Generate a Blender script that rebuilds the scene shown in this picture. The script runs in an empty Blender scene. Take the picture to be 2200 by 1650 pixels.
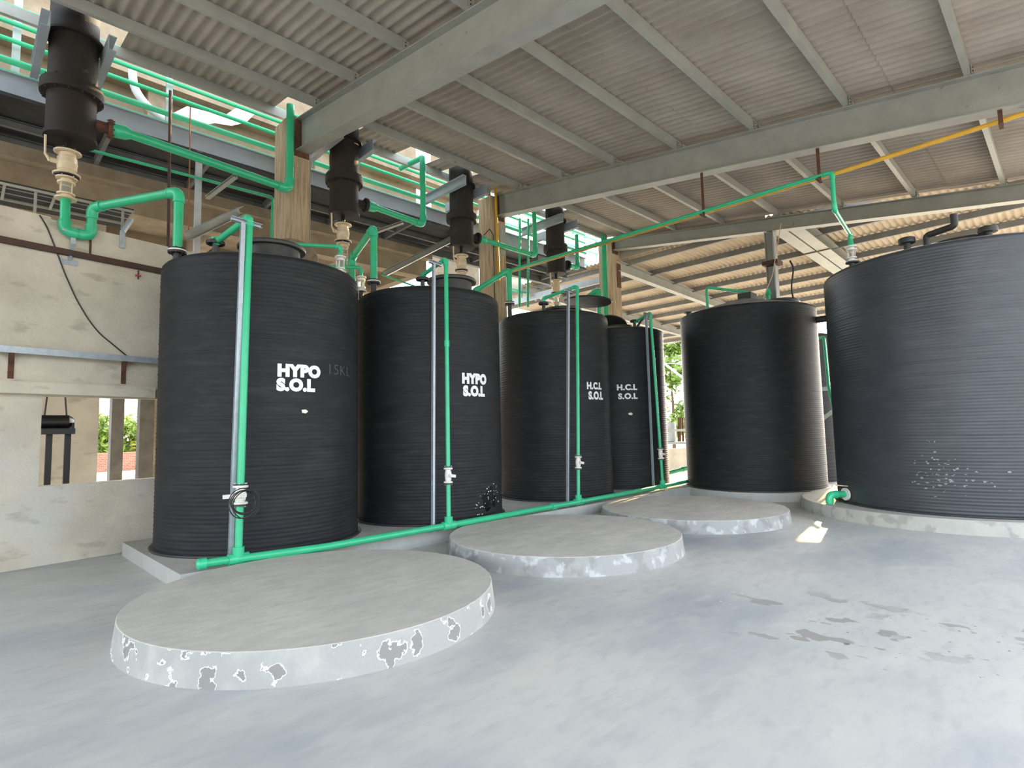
import bpy, bmesh, math, random
from mathutils import Vector, Matrix
random.seed(7)
C = bpy.context.scene.collection
PI = math.pi
V = Vector

# ---------------------------------------------------------------- camera, sky, sun, exposure
CAM_H = 1.5
FPX, YAW, PITCH, ROLL = 1205.2, 0.7888, 0.082468, -0.021861
_f = V((math.cos(PITCH)*math.cos(YAW), math.cos(PITCH)*math.sin(YAW), math.sin(PITCH)))
_r = _f.cross(V((0, 0, 1))).normalized()
_u = _r.cross(_f)
RIGHT = math.cos(ROLL)*_r + math.sin(ROLL)*_u
UP = -math.sin(ROLL)*_r + math.cos(ROLL)*_u
cam = bpy.data.cameras.new('camera')
cam.sensor_fit = 'HORIZONTAL'
cam.sensor_width = 36.0
cam.lens = FPX/2200*36
cam.clip_end = 500
cob = bpy.data.objects.new('camera', cam)
C.objects.link(cob)
cob.matrix_world = Matrix(((RIGHT.x, UP.x, -_f.x, 0), (RIGHT.y, UP.y, -_f.y, 0), (RIGHT.z, UP.z, -_f.z, CAM_H), (0, 0, 0, 1)))
bpy.context.scene.camera = cob

SUN_AZ, SUN_EL = math.radians(11.5), math.radians(17.0)
world = bpy.data.worlds.new('sky')
bpy.context.scene.world = world
world.use_nodes = True
wn = world.node_tree
wn.nodes.clear()
wo = wn.nodes.new('ShaderNodeOutputWorld')
wb = wn.nodes.new('ShaderNodeBackground')
sk = wn.nodes.new('ShaderNodeTexSky')
sk.sky_type = 'NISHITA'
sk.sun_disc = False
sk.sun_elevation = math.radians(24)
sk.sun_rotation = PI/2 - SUN_AZ
sk.air_density = 1.0
sk.dust_density = 2.5
sk.ozone_density = 1.0
wb.inputs['Strength'].default_value = 0.9
hs = wn.nodes.new('ShaderNodeHueSaturation')
hs.inputs['Saturation'].default_value = 0.42
wn.links.new(sk.outputs[0], hs.inputs['Color'])
wn.links.new(hs.outputs[0], wb.inputs['Color'])
wn.links.new(wb.outputs[0], wo.inputs['Surface'])

sl = bpy.data.lights.new('sun', 'SUN')
sl.energy = 10.0
sl.angle = math.radians(0.6)
sl.color = (1.0, 0.67, 0.28)
so = bpy.data.objects.new('sun', sl)
C.objects.link(so)
sdir = V((math.cos(SUN_EL)*math.cos(SUN_AZ), math.cos(SUN_EL)*math.sin(SUN_AZ), math.sin(SUN_EL)))
so.rotation_euler = sdir.to_track_quat('Z', 'Y').to_euler()
so.location = (30, 6, 12)

vs = bpy.context.scene.view_settings
vs.view_transform = 'Standard'
vs.look = 'None'
vs.gamma = 1
vs.use_curve_mapping = False
vs.exposure = 0.4

# ---------------------------------------------------------------- pixel ray to place in the room
def ray(px, py):
    return (RIGHT*((px-1100)/FPX) - UP*((py-825)/FPX) + _f)
def P(px, py, Y=None, X=None, Z=None):
    d = ray(px, py)
    if Y is not None: t = Y/d.y
    elif X is not None: t = X/d.x
    else: t = (Z-CAM_H)/d.z
    return V((0, 0, CAM_H)) + d*t
def on_cyl(px, py, c, r):
    d = ray(px, py)
    a = d.x*d.x+d.y*d.y
    b = -2*(d.x*c[0]+d.y*c[1])
    k = c[0]**2+c[1]**2-r*r
    t = (-b-math.sqrt(max(0, b*b-4*a*k)))/(2*a)
    return V((0, 0, CAM_H)) + d*t

# ---------------------------------------------------------------- materials
def mat(name, col, rough=0.6, metal=0.0, col2=None, scale=4.0, stretch=(1, 1, 1), bump=0.0, bscale=40.0, spec=0.5, lo=0.35, hi=0.65, detail=6.0):
    m = bpy.data.materials.new(name)
    m.use_nodes = True
    nt = m.node_tree
    b = nt.nodes['Principled BSDF']
    b.inputs['Roughness'].default_value = rough
    b.inputs['Metallic'].default_value = metal
    b.inputs['Specular IOR Level'].default_value = spec
    tc = nt.nodes.new('ShaderNodeNewGeometry')
    mp = nt.nodes.new('ShaderNodeMapping')
    mp.inputs['Scale'].default_value = stretch
    nt.links.new(tc.outputs['Position'], mp.inputs['Vector'])
    n = nt.nodes.new('ShaderNodeTexNoise')
    n.inputs['Scale'].default_value = scale
    n.inputs['Detail'].default_value = detail
    n.inputs['Roughness'].default_value = 0.62
    nt.links.new(mp.outputs[0], n.inputs['Vector'])
    mr = nt.nodes.new('ShaderNodeMapRange')
    mr.inputs['From Min'].default_value = lo
    mr.inputs['From Max'].default_value = hi
    nt.links.new(n.outputs['Fac'], mr.inputs['Value'])
    mx = nt.nodes.new('ShaderNodeMix')
    mx.data_type = 'RGBA'
    c2 = col2 or tuple(x*0.8 for x in col)
    mx.inputs['A'].default_value = (*col, 1)
    mx.inputs['B'].default_value = (*c2, 1)
    nt.links.new(mr.outputs[0], mx.inputs['Factor'])
    nt.links.new(mx.outputs['Result'], b.inputs['Base Color'])
    if bump:
        n2 = nt.nodes.new('ShaderNodeTexNoise')
        n2.inputs['Scale'].default_value = bscale
        n2.inputs['Detail'].default_value = 5
        nt.links.new(mp.outputs[0], n2.inputs['Vector'])
        bp = nt.nodes.new('ShaderNodeBump')
        bp.inputs['Strength'].default_value = bump
        bp.inputs['Distance'].default_value = 0.02
        nt.links.new(n2.outputs['Fac'], bp.inputs['Height'])
        nt.links.new(bp.outputs[0], b.inputs['Normal'])
    m['mix'] = mx.name
    return m
def layer(m, col, scale, lo, hi, amount=1.0, stretch=(1, 1, 1), band=None, center=None, radius=None, side=None, detail=4.0, seed=0.0, tex='NOISE'):
    """mix a further colour over the base where a noise pattern (optionally inside a round area) says so"""
    nt = m.node_tree
    b = nt.nodes['Principled BSDF']
    src = b.inputs['Base Color'].links[0].from_socket
    g = nt.nodes.new('ShaderNodeNewGeometry')
    mp = nt.nodes.new('ShaderNodeMapping')
    mp.inputs['Scale'].default_value = stretch
    mp.inputs['Location'].default_value = (seed, seed*1.7, seed*0.3)
    nt.links.new(g.outputs['Position'], mp.inputs['Vector'])
    n = nt.nodes.new('ShaderNodeTexNoise')
    n.inputs['Scale'].default_value = scale
    n.inputs['Detail'].default_value = detail
    nt.links.new(mp.outputs[0], n.inputs['Vector'])
    val = n.outputs['Fac']
    def math_(op, a, bb):
        x = nt.nodes.new('ShaderNodeMath')
        x.operation = op
        for i, s in enumerate((a, bb)):
            if s is None: continue
            if isinstance(s, (int, float)): x.inputs[i].default_value = s
            else: nt.links.new(s, x.inputs[i])
        return x.outputs[0]
    if band is not None:
        d = math_('ABSOLUTE', math_('SUBTRACT', val, band), None)
        mr = nt.nodes.new('ShaderNodeMapRange')
        mr.inputs['From Min'].default_value = hi
        mr.inputs['From Max'].default_value = lo
        nt.links.new(d, mr.inputs['Value'])
    else:
        mr = nt.nodes.new('ShaderNodeMapRange')
        mr.inputs['From Min'].default_value = lo
        mr.inputs['From Max'].default_value = hi
        nt.links.new(val, mr.inputs['Value'])
    fac = math_('MULTIPLY', mr.outputs[0], amount)
    if center is not None:
        vd = nt.nodes.new('ShaderNodeVectorMath')
        vd.operation = 'DISTANCE'
        nt.links.new(g.outputs['Position'], vd.inputs[0])
        vd.inputs[1].default_value = center
        r2 = nt.nodes.new('ShaderNodeMapRange')
        r2.inputs['From Min'].default_value = radius
        r2.inputs['From Max'].default_value = radius*0.6
        nt.links.new(vd.outputs['Value'], r2.inputs['Value'])
        fac = math_('MULTIPLY', fac, r2.outputs[0])
    if side:
        sp = nt.nodes.new('ShaderNodeSeparateXYZ')
        nt.links.new(g.outputs['True Normal'], sp.inputs[0])
        az = math_('LESS_THAN', math_('ABSOLUTE', sp.outputs[2], None), 0.6)
        fac = math_('MULTIPLY', fac, az)
    mx = nt.nodes.new('ShaderNodeMix')
    mx.data_type = 'RGBA'
    mx.inputs['B'].default_value = (*col, 1)
    nt.links.new(src, mx.inputs['A'])
    nt.links.new(fac, mx.inputs['Factor'])
    nt.links.new(mx.outputs['Result'], b.inputs['Base Color'])
    return m

M = {}
M['floor'] = mat('floor_concrete', (0.60, 0.59, 0.54), 0.55, col2=(0.50, 0.51, 0.49), scale=0.9, stretch=(1, 1.6, 1), bump=0.08, bscale=30, lo=0.3, hi=0.7)
layer(M['floor'], (0.33, 0.36, 0.40), 0.55, 0.47, 0.68, 0.8, stretch=(1, 1.9, 1), detail=8, seed=3.1)
layer(M['floor'], (0.38, 0.39, 0.39), 6.0, 0.50, 0.70, 0.38, stretch=(1, 2.4, 1), detail=10, seed=1.4)
layer(M['floor'], (0.64, 0.63, 0.58), 3.0, 0.52, 0.75, 0.4, stretch=(1, 2.2, 1), detail=10, seed=11.4)
layer(M['floor'], (0.30, 0.285, 0.26), 3.2, 0.585, 0.60, 0.75, stretch=(1.3, 1.0, 1), center=(4.75, 1.5, 0), radius=0.95, detail=3, seed=5.3)
layer(M['floor'], (0.30, 0.285, 0.26), 3.2, 0.61, 0.62, 0.7, stretch=(1.3, 1.0, 1), center=(5.2, 0.6, 0), radius=0.8, detail=3, seed=7.1)
layer(M['floor'], (0.12, 0.12, 0.12), 14.0, 0.70, 0.71, 0.8, center=(4.9, 0.9, 0), radius=1.0, detail=2, seed=9.3)
layer(M['floor'], (0.85, 0.85, 0.83), 18.0, 0.72, 0.73, 0.8, center=(4.95, 2.15, 0), radius=0.55, detail=2, seed=2.3)
M['pad'] = mat('pad_concrete', (0.60, 0.575, 0.515), 0.85, col2=(0.48, 0.465, 0.425), scale=2.2, stretch=(1, 1.8, 1), bump=0.35, bscale=45)
layer(M['pad'], (0.45, 0.43, 0.39), 7.0, 0.50, 0.72, 0.6, stretch=(1, 2.4, 1), detail=10, seed=21)
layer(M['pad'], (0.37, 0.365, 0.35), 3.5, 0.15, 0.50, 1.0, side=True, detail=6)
layer(M['pad'], (0.22, 0.21, 0.195), 6.5, 0.595, 0.61, 0.75, side=True, detail=5, seed=2)
layer(M['pad'], (0.92, 0.92, 0.90), 6.5, 0.005, 0.014, 1.0, side=True, detail=5, seed=2, band=0.60)
M['pad_plain'] = mat('pad_concrete_plain', (0.60, 0.575, 0.515), 0.85, col2=(0.48, 0.465, 0.425), scale=2.2, stretch=(1, 1.8, 1), bump=0.35, bscale=45)
layer(M['pad_plain'], (0.45, 0.43, 0.39), 7.0, 0.50, 0.72, 0.6, stretch=(1, 2.4, 1), detail=10, seed=22)
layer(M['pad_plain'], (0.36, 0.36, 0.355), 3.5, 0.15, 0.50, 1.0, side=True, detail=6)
layer(M['pad_plain'], (0.25, 0.245, 0.235), 4.0, 0.53, 0.60, 0.6, side=True, detail=6, seed=2)
layer(M['pad_plain'], (0.62, 0.63, 0.64), 7.0, 0.56, 0.63, 0.6, side=True, detail=6, seed=5)
M['slab'] = mat('slab_concrete', (0.50, 0.49, 0.45), 0.85, col2=(0.40, 0.39, 0.36), scale=3, bump=0.35, bscale=40)
layer(M['slab'], (0.44, 0.44, 0.44), 9, 0.35, 0.62, 0.8, side=True, detail=5, stretch=(1, 1, 0.5))
M['pad6'] = mat('large_pad_concrete', (0.52, 0.50, 0.45), 0.85, col2=(0.43, 0.42, 0.38), scale=3, bump=0.3)
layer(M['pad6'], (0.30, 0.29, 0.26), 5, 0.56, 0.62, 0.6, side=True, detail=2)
M['wall'] = mat('plastered_wall', (0.66, 0.60, 0.49), 0.9, col2=(0.52, 0.47, 0.385), scale=1.6, bump=0.3, bscale=30)
layer(M['wall'], (0.56, 0.55, 0.51), 1.1, 0.45, 0.65, 0.7, center=(0.5, 8.9, 0.0), radius=2.6, seed=4)
layer(M['wall'], (0.30, 0.26, 0.20), 3.0, 0.60, 0.72, 0.5, stretch=(1, 1, 2.5), seed=6)
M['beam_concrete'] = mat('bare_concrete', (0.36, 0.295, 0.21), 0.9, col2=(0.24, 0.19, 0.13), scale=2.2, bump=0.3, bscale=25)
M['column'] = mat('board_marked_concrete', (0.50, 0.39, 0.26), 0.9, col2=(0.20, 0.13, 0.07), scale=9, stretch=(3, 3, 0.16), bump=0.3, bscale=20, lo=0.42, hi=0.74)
M['grey_concrete'] = mat('shaded_column_concrete', (0.20, 0.195, 0.17), 0.9, col2=(0.13, 0.125, 0.11), scale=3, bump=0.3)  # colour darkened for the shade these columns stand in
M['sheet'] = mat('fibre_cement_sheet', (0.46, 0.405, 0.345), 0.9, col2=(0.36, 0.31, 0.26), scale=1.2, bump=0.1, bscale=60)
M['sheet2'] = mat('fibre_cement_sheet_far', (0.54, 0.45, 0.33), 0.9, col2=(0.44, 0.36, 0.26), scale=2.4, stretch=(.5, 1, 1), bump=0.15, bscale=60)
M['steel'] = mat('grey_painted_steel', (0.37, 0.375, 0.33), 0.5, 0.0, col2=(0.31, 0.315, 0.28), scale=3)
layer(M['steel'], (0.26, 0.14, 0.08), 7, 0.70, 0.76, 0.7, seed=1)
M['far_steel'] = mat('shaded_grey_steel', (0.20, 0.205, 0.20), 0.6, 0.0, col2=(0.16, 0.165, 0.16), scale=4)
M['steel_blue'] = mat('blue_grey_painted_steel', (0.36, 0.41, 0.45), 0.5, 0.0, col2=(0.31, 0.35, 0.38), scale=3)
M['platform_steel'] = mat('dim_grey_steel', (0.16, 0.17, 0.165), 0.6, 0.0, col2=(0.12, 0.125, 0.12), scale=6)
M['dark_steel'] = mat('dark_deck_steel', (0.035, 0.036, 0.038), 0.7, 0.0, col2=(0.02, 0.02, 0.02), scale=6)
M['galv'] = mat('galvanised_channel', (0.44, 0.49, 0.54), 0.45, 0.35, col2=(0.36, 0.40, 0.44), scale=14)
M['rust'] = mat('rusty_steel', (0.16, 0.065, 0.03), 0.8, 0.1, col2=(0.07, 0.035, 0.025), scale=12)
M['brown'] = mat('brown_painted_steel', (0.075, 0.035, 0.025), 0.6, 0.1, scale=10)
M['black_iron'] = mat('black_painted_iron', (0.012, 0.012, 0.014), 0.4, 0.2, scale=8)
M['vessel'] = mat('stained_black_vessel', (0.010, 0.009, 0.008), 0.75, 0.0, col2=(0.022, 0.014, 0.009), scale=5, bump=0.2, bscale=30)
M['tank'] = mat('black_spiral_plastic', (0.013, 0.0145, 0.017), 0.60, 0.0, col2=(0.019, 0.0205, 0.023), scale=1.7, stretch=(1, 1, 2.0), spec=0.26)
layer(M['tank'], (0.05, 0.048, 0.045), 3, 0.50, 0.85, 0.5, stretch=(1, 1, 5), seed=8)
M['tank_big'] = mat('dusty_hazed_plastic', (0.034, 0.037, 0.045), 0.42, 0.0, col2=(0.046, 0.049, 0.057), scale=1.7, stretch=(1, 1, 2.0), spec=0.5)  # dusty tone, also lightened in colour for side light and lens haze
layer(M['tank_big'], (0.075, 0.077, 0.085), 3, 0.50, 0.85, 0.5, stretch=(1, 1, 5), seed=8)
M['tank_top'] = mat('black_plastic_top', (0.028, 0.029, 0.031), 0.5, col2=(0.05, 0.05, 0.048), scale=5)
M['grey_top'] = mat('dusty_plastic_top', (0.30, 0.31, 0.32), 0.6, col2=(0.16, 0.16, 0.17), scale=4)
M['green'] = mat('green_plastic_pipe', (0.04, 0.50, 0.25), 0.32, col2=(0.035, 0.44, 0.21), scale=5)
M['green_fit'] = mat('green_plastic_fitting', (0.045, 0.55, 0.285), 0.3, scale=5)
M['cream'] = mat('cream_plastic_valve', (0.72, 0.60, 0.42), 0.4, col2=(0.62, 0.50, 0.34), scale=10)
M['white'] = mat('white_plastic_valve', (0.82, 0.80, 0.76), 0.35, col2=(0.68, 0.66, 0.62), scale=14)
M['gasket'] = mat('black_gasket', (0.015, 0.015, 0.016), 0.5, scale=9)
M['paint'] = mat('white_paint', (0.85, 0.85, 0.86), 0.6, col2=(0.76, 0.76, 0.78), scale=20)
M['scratch'] = mat('scuffed_plastic', (0.30, 0.31, 0.31), 0.6, col2=(0.16, 0.17, 0.17), scale=30)
M['chalk'] = mat('faint_chalk', (0.10, 0.10, 0.10), 0.8, scale=30)
M['tar'] = mat('wet_tar_splash', (0.004, 0.004, 0.005), 0.12, scale=30)
M['yellow'] = mat('yellow_gas_pipe', (0.72, 0.40, 0.03), 0.4, col2=(0.60, 0.33, 0.03), scale=8)
M['cable'] = mat('black_cable', (0.02, 0.018, 0.018), 0.5, scale=9)
M['brown_lid'] = mat('dusty_brown_lid', (0.17, 0.12, 0.075), 0.8, col2=(0.26, 0.20, 0.14), scale=9)
M['red'] = mat('red_valve_paint', (0.45, 0.03, 0.02), 0.45, scale=9)
M['orange_rust'] = mat('orange_rust', (0.33, 0.13, 0.04), 0.7, scale=9)
M['brick'] = mat('red_brick_wall', (0.46, 0.20, 0.14), 0.9, col2=(0.34, 0.15, 0.10), scale=6, stretch=(1, 1, 3))
M['leaf'] = mat('leaves', (0.30, 0.42, 0.07), 0.6, col2=(0.14, 0.24, 0.04), scale=3)
M['leaf2'] = mat('yellow_leaves', (0.50, 0.50, 0.08), 0.6, col2=(0.32, 0.38, 0.06), scale=3)
M['bark'] = mat('bark', (0.16, 0.11, 0.07), 0.9, scale=9)
M['ground'] = mat('dry_ground', (0.52, 0.49, 0.42), 0.95, col2=(0.44, 0.41, 0.34), scale=0.5)
M['white_steel'] = mat('pale_steel', (0.55, 0.58, 0.60), 0.5, scale=5)
M['drum'] = mat('pale_blue_drum', (0.55, 0.62, 0.66), 0.5, scale=5)
M['sticker'] = mat('paper_sticker', (0.80, 0.78, 0.68), 0.7, scale=20)
M['inox'] = mat('grey_conduit', (0.45, 0.48, 0.52), 0.35, 0.5, scale=9)
g = bpy.data.materials.new('clear_glass')
g.use_nodes = True
gb = g.node_tree.nodes['Principled BSDF']
gb.inputs['Base Color'].default_value = (0.9, 0.95, 0.95, 1)
gb.inputs['Roughness'].default_value = 0.05
gb.inputs['Transmission Weight'].default_value = 0.9
gb.inputs['IOR'].default_value = 1.2
M['glass'] = g
# the corrugated sheets and bricks need their own patterns
nt = M['brick'].node_tree
bk = nt.nodes.new('ShaderNodeTexBrick')
bk.inputs['Scale'].default_value = 3.0
bk.inputs['Color1'].default_value = (0.47, 0.20, 0.13, 1)
bk.inputs['Color2'].default_value = (0.35, 0.14, 0.10, 1)
bk.inputs['Mortar'].default_value = (0.45, 0.38, 0.30, 1)
gg = nt.nodes.new('ShaderNodeNewGeometry')
mpp = nt.nodes.new('ShaderNodeMapping')
mpp.inputs['Rotation'].default_value = (PI/2, 0, 0)
nt.links.new(gg.outputs['Position'], mpp.inputs['Vector'])
nt.links.new(mpp.outputs[0], bk.inputs['Vector'])
nt.links.new(bk.outputs['Color'], nt.nodes['Principled BSDF'].inputs['Base Color'])

# ---------------------------------------------------------------- mesh helpers
class MB:
    def __init__(s): s.v = []; s.f = []
    def add(s, vs_, fs):
        o = len(s.v)
        s.v += [tuple(x) for x in vs_]
        s.f += [tuple(i+o for i in f) for f in fs]
        return s
    def box(s, c, d, rz=0.0):
        cx, cy, cz = c
        hx, hy, hz = d[0]/2, d[1]/2, d[2]/2
        ca, sa = math.cos(rz), math.sin(rz)
        vv = []
        for z in (-hz, hz):
            for x, y in ((-hx, -hy), (hx, -hy), (hx, hy), (-hx, hy)):
                vv.append((cx+x*ca-y*sa, cy+x*sa+y*ca, cz+z))
        return s.add(vv, [(3, 2, 1, 0), (4, 5, 6, 7), (0, 1, 5, 4), (1, 2, 6, 5), (2, 3, 7, 6), (3, 0, 4, 7)])
    def b2(s, x0, x1, y0, y1, z0, z1):
        return s.box(((x0+x1)/2, (y0+y1)/2, (z0+z1)/2), (x1-x0, y1-y0, z1-z0))
    def sweep(s, p0, p1, prof, up=(0, 0, 1)):
        """extrude a closed 2-D outline (sideways, upwards) from p0 to p1"""
        p0, p1 = V(p0), V(p1)
        d = (p1-p0).normalized()
        sd = d.cross(V(up))
        if sd.length < 1e-6: sd = d.cross(V((1, 0, 0)))
        sd.normalize()
        u = sd.cross(d)
        n = len(prof)
        vv = [p + sd*a + u*b for p in (p0, p1) for a, b in prof]
        ff = [(i, (i+1) % n, n+(i+1) % n, n+i) for i in range(n)]
        ff += [tuple(range(n-1, -1, -1)), tuple(range(n, 2*n))]
        return s.add(vv, ff)
    def bar(s, p0, p1, w, h, up=(0, 0, 1)):
        return s.sweep(p0, p1, [(-w/2, -h/2), (w/2, -h/2), (w/2, h/2), (-w/2, h/2)], up)
    def ibeam(s, p0, p1, w, h, t=0.012, up=(0, 0, 1)):
        a, b = w/2, h/2
        return s.sweep(p0, p1, [(-a, -b), (a, -b), (a, -b+t), (t/2, -b+t), (t/2, b-t), (a, b-t), (a, b), (-a, b), (-a, b-t), (-t/2, b-t), (-t/2, -b+t), (-a, -b+t)], up)
    def cbeam(s, p0, p1, w, h, t=0.008, up=(0, 0, 1), flip=1):
        a, b = w/2*flip, h/2
        tt = t*flip
        pr = [(-a, -b), (a, -b), (a, -b+t), (-a+tt, -b+t), (-a+tt, b-t), (a, b-t), (a, b), (-a, b)]
        return s.sweep(p0, p1, pr if flip > 0 else pr[::-1], up)
    def tube(s, pts, r, n=14, caps=True, closed=False):
        pts = [V(p) for p in pts]
        rings = []
        m = len(pts)
        prev = None
        for i, p in enumerate(pts):
            if closed: d = (pts[(i+1) % m]-pts[i-1]).normalized()
            elif i == 0: d = (pts[1]-p).normalized()
            elif i == m-1: d = (p-pts[i-1]).normalized()
            else: d = ((pts[i+1]-p).normalized()+(p-pts[i-1]).normalized()).normalized()
            if prev is None:
                a = V((0, 0, 1)) if abs(d.z) < 0.9 else V((1, 0, 0))
                s1 = d.cross(a).normalized()
            else:
                s1 = (prev - d*prev.dot(d)).normalized()
            prev = s1
            s2 = d.cross(s1)
            rr = r[i] if isinstance(r, (list, tuple)) else r
            rings.append([p+(s1*math.cos(2*PI*k/n)+s2*math.sin(2*PI*k/n))*rr for k in range(n)])
        vv = [q for rg in rings for q in rg]
        ff = []
        for i in range(m if closed else m-1):
            j = (i+1) % m
            for k in range(n):
                ff.append((i*n+k, i*n+(k+1) % n, j*n+(k+1) % n, j*n+k))
        if caps and not closed:
            ff.append(tuple(range(n-1, -1, -1)))
            ff.append(tuple((m-1)*n+k for k in range(n)))
        return s.add(vv, ff)
    def lathe(s, prof, o, axis=(0, 0, 1), n=32, caps=True):
        """prof: list of (distance along the axis, radius)"""
        ax = V(axis).normalized()
        a = V((0, 0, 1)) if abs(ax.z) < 0.9 else V((1, 0, 0))
        s1 = a.cross(ax).normalized()
        s2 = ax.cross(s1)
        o = V(o)
        vv = []
        for h, r in prof:
            for k in range(n):
                t = 2*PI*k/n
                vv.append(o+ax*h+(s1*math.cos(t)+s2*math.sin(t))*max(r, 1e-4))
        m = len(prof)
        ff = [(i*n+k, i*n+(k+1) % n, (i+1)*n+(k+1) % n, (i+1)*n+k) for i in range(m-1) for k in range(n)]
        if caps:
            ff.append(tuple(range(n-1, -1, -1)))
            ff.append(tuple((m-1)*n+k for k in range(n)))
        return s.add(vv, ff)
    def bolts(s, o, axis, R, n=8, r=0.008, h=0.03):
        ax = V(axis).normalized()
        a = V((0, 0, 1)) if abs(ax.z) < 0.9 else V((1, 0, 0))
        s1 = a.cross(ax).normalized()
        s2 = ax.cross(s1)
        for k in range(n):
            t = 2*PI*(k+.5)/n
            c = V(o)+(s1*math.cos(t)+s2*math.sin(t))*R
            s.lathe([(-h/2, r), (h/2, r)], c, ax, 6)
        return s

def wpos(o):
    p = V((0, 0, 0))
    while o: p += o.location; o = o.parent
    return p
def obj(name, mb, m, parent=None, sharp=0.6, kind=None, label=None):
    me = bpy.data.meshes.new(name)
    me.from_pydata(mb.v, [], mb.f)
    bm = bmesh.new()
    bm.from_mesh(me)
    bmesh.ops.recalc_face_normals(bm, faces=bm.faces)
    for f in bm.faces: f.smooth = True
    for e in bm.edges:
        if len(e.link_faces) == 2 and e.calc_face_angle(0) > sharp: e.smooth = False
    bm.to_mesh(me)
    bm.free()
    o = bpy.data.objects.new(name, me)
    C.objects.link(o)
    if parent is not None:
        o.parent = parent
        o.location = -wpos(parent)
    else:
        xs = [v.co for v in me.vertices]
        b = V(((min(v.x for v in xs)+max(v.x for v in xs))/2, (min(v.y for v in xs)+max(v.y for v in xs))/2, min(v.z for v in xs)))
        for v in me.vertices: v.co -= b
        o.location = b
    me.materials.append(M[m])
    if kind: o['kind'] = kind
    if label: o['label'] = label
    return o
def tag(o, label, cat, group=None):
    o['label'] = label
    o['category'] = cat
    if group: o['group'] = group
    return o
def thing(name, label, cat, loc, group=None):
    o = bpy.data.objects.new(name, None)
    C.objects.link(o)
    o.location = loc
    o.empty_display_size = 0.2
    return tag(o, label, cat, group)
def struct(name, mb, m, sharp=0.6):
    return obj(name, mb, m, None, sharp, 'structure')

def rounded(pts, rad, n=5):
    """replace each corner of a path by a short arc"""
    pts = [V(p) for p in pts]
    out = [pts[0]]
    cors = []
    for i in range(1, len(pts)-1):
        a, b, c = pts[i-1], pts[i], pts[i+1]
        d1, d2 = (a-b), (c-b)
        k = min(rad, d1.length*0.48, d2.length*0.48)
        s, e = b+d1.normalized()*k, b+d2.normalized()*k
        arc = [s*(1-t)**2+b*2*t*(1-t)+e*t*t for t in [j/n for j in range(n+1)]]
        out += arc
        cors.append((arc, d1.normalized(), d2.normalized(), s, e))
    out.append(pts[-1])
    return out, cors
def pipe_parts(parent, pts, r, m='green', fit='green_fit', rad=None, name='pipe', collars=True):
    """a pipe with an elbow fitting at each corner, as parts of a thing"""
    rad = rad or r*2.0
    path, cors = rounded(pts, rad)
    p = obj(name, MB().tube(path, r), m, parent)
    if collars:
        for arc, d1, d2, s, e in cors:
            mb = MB()
            ext = [arc[0]+d1*r*0.9]+arc+[arc[-1]+d2*r*0.9]
            mb.tube(ext, r*1.2)
            mb.tube([arc[0]+d1*r*0.9, arc[0]+d1*r*1.15], r*1.27)
            mb.tube([arc[-1]+d2*r*0.9, arc[-1]+d2*r*1.15], r*1.27)
            obj('elbow', mb, fit, parent)
    return p
def single_pipe(name, pts, r, m, label, cat='pipe', group=None, rad=None):
    path, _ = rounded(pts, rad or r*2.5)
    return tag(obj(name, MB().tube(path, r), m), label, cat, group)

def bolts(parent, o, axis, R, n, r, h, m='gasket'):
    """bolts round a flange, each one an object; they share one mesh"""
    ax = V(axis).normalized()
    a = V((0, 0, 1)) if abs(ax.z) < 0.9 else V((1, 0, 0))
    s1 = a.cross(ax).normalized()
    s2 = ax.cross(s1)
    first = None
    for k in range(n):
        t = 2*PI*(k+.5)/n
        d = (s1*math.cos(t)+s2*math.sin(t))*R
        if first is None:
            d0 = d
            first = obj('bolt', MB().lathe([(-h/2, r*.6), (-h/2+.004, r), (h/2-.004, r), (h/2, r*.6)], V(o)+d, ax, 6), m, parent)
        else:
            c = first.copy()
            C.objects.link(c)
            c.parent = parent
            c.location = first.location+(d-d0)

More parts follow.
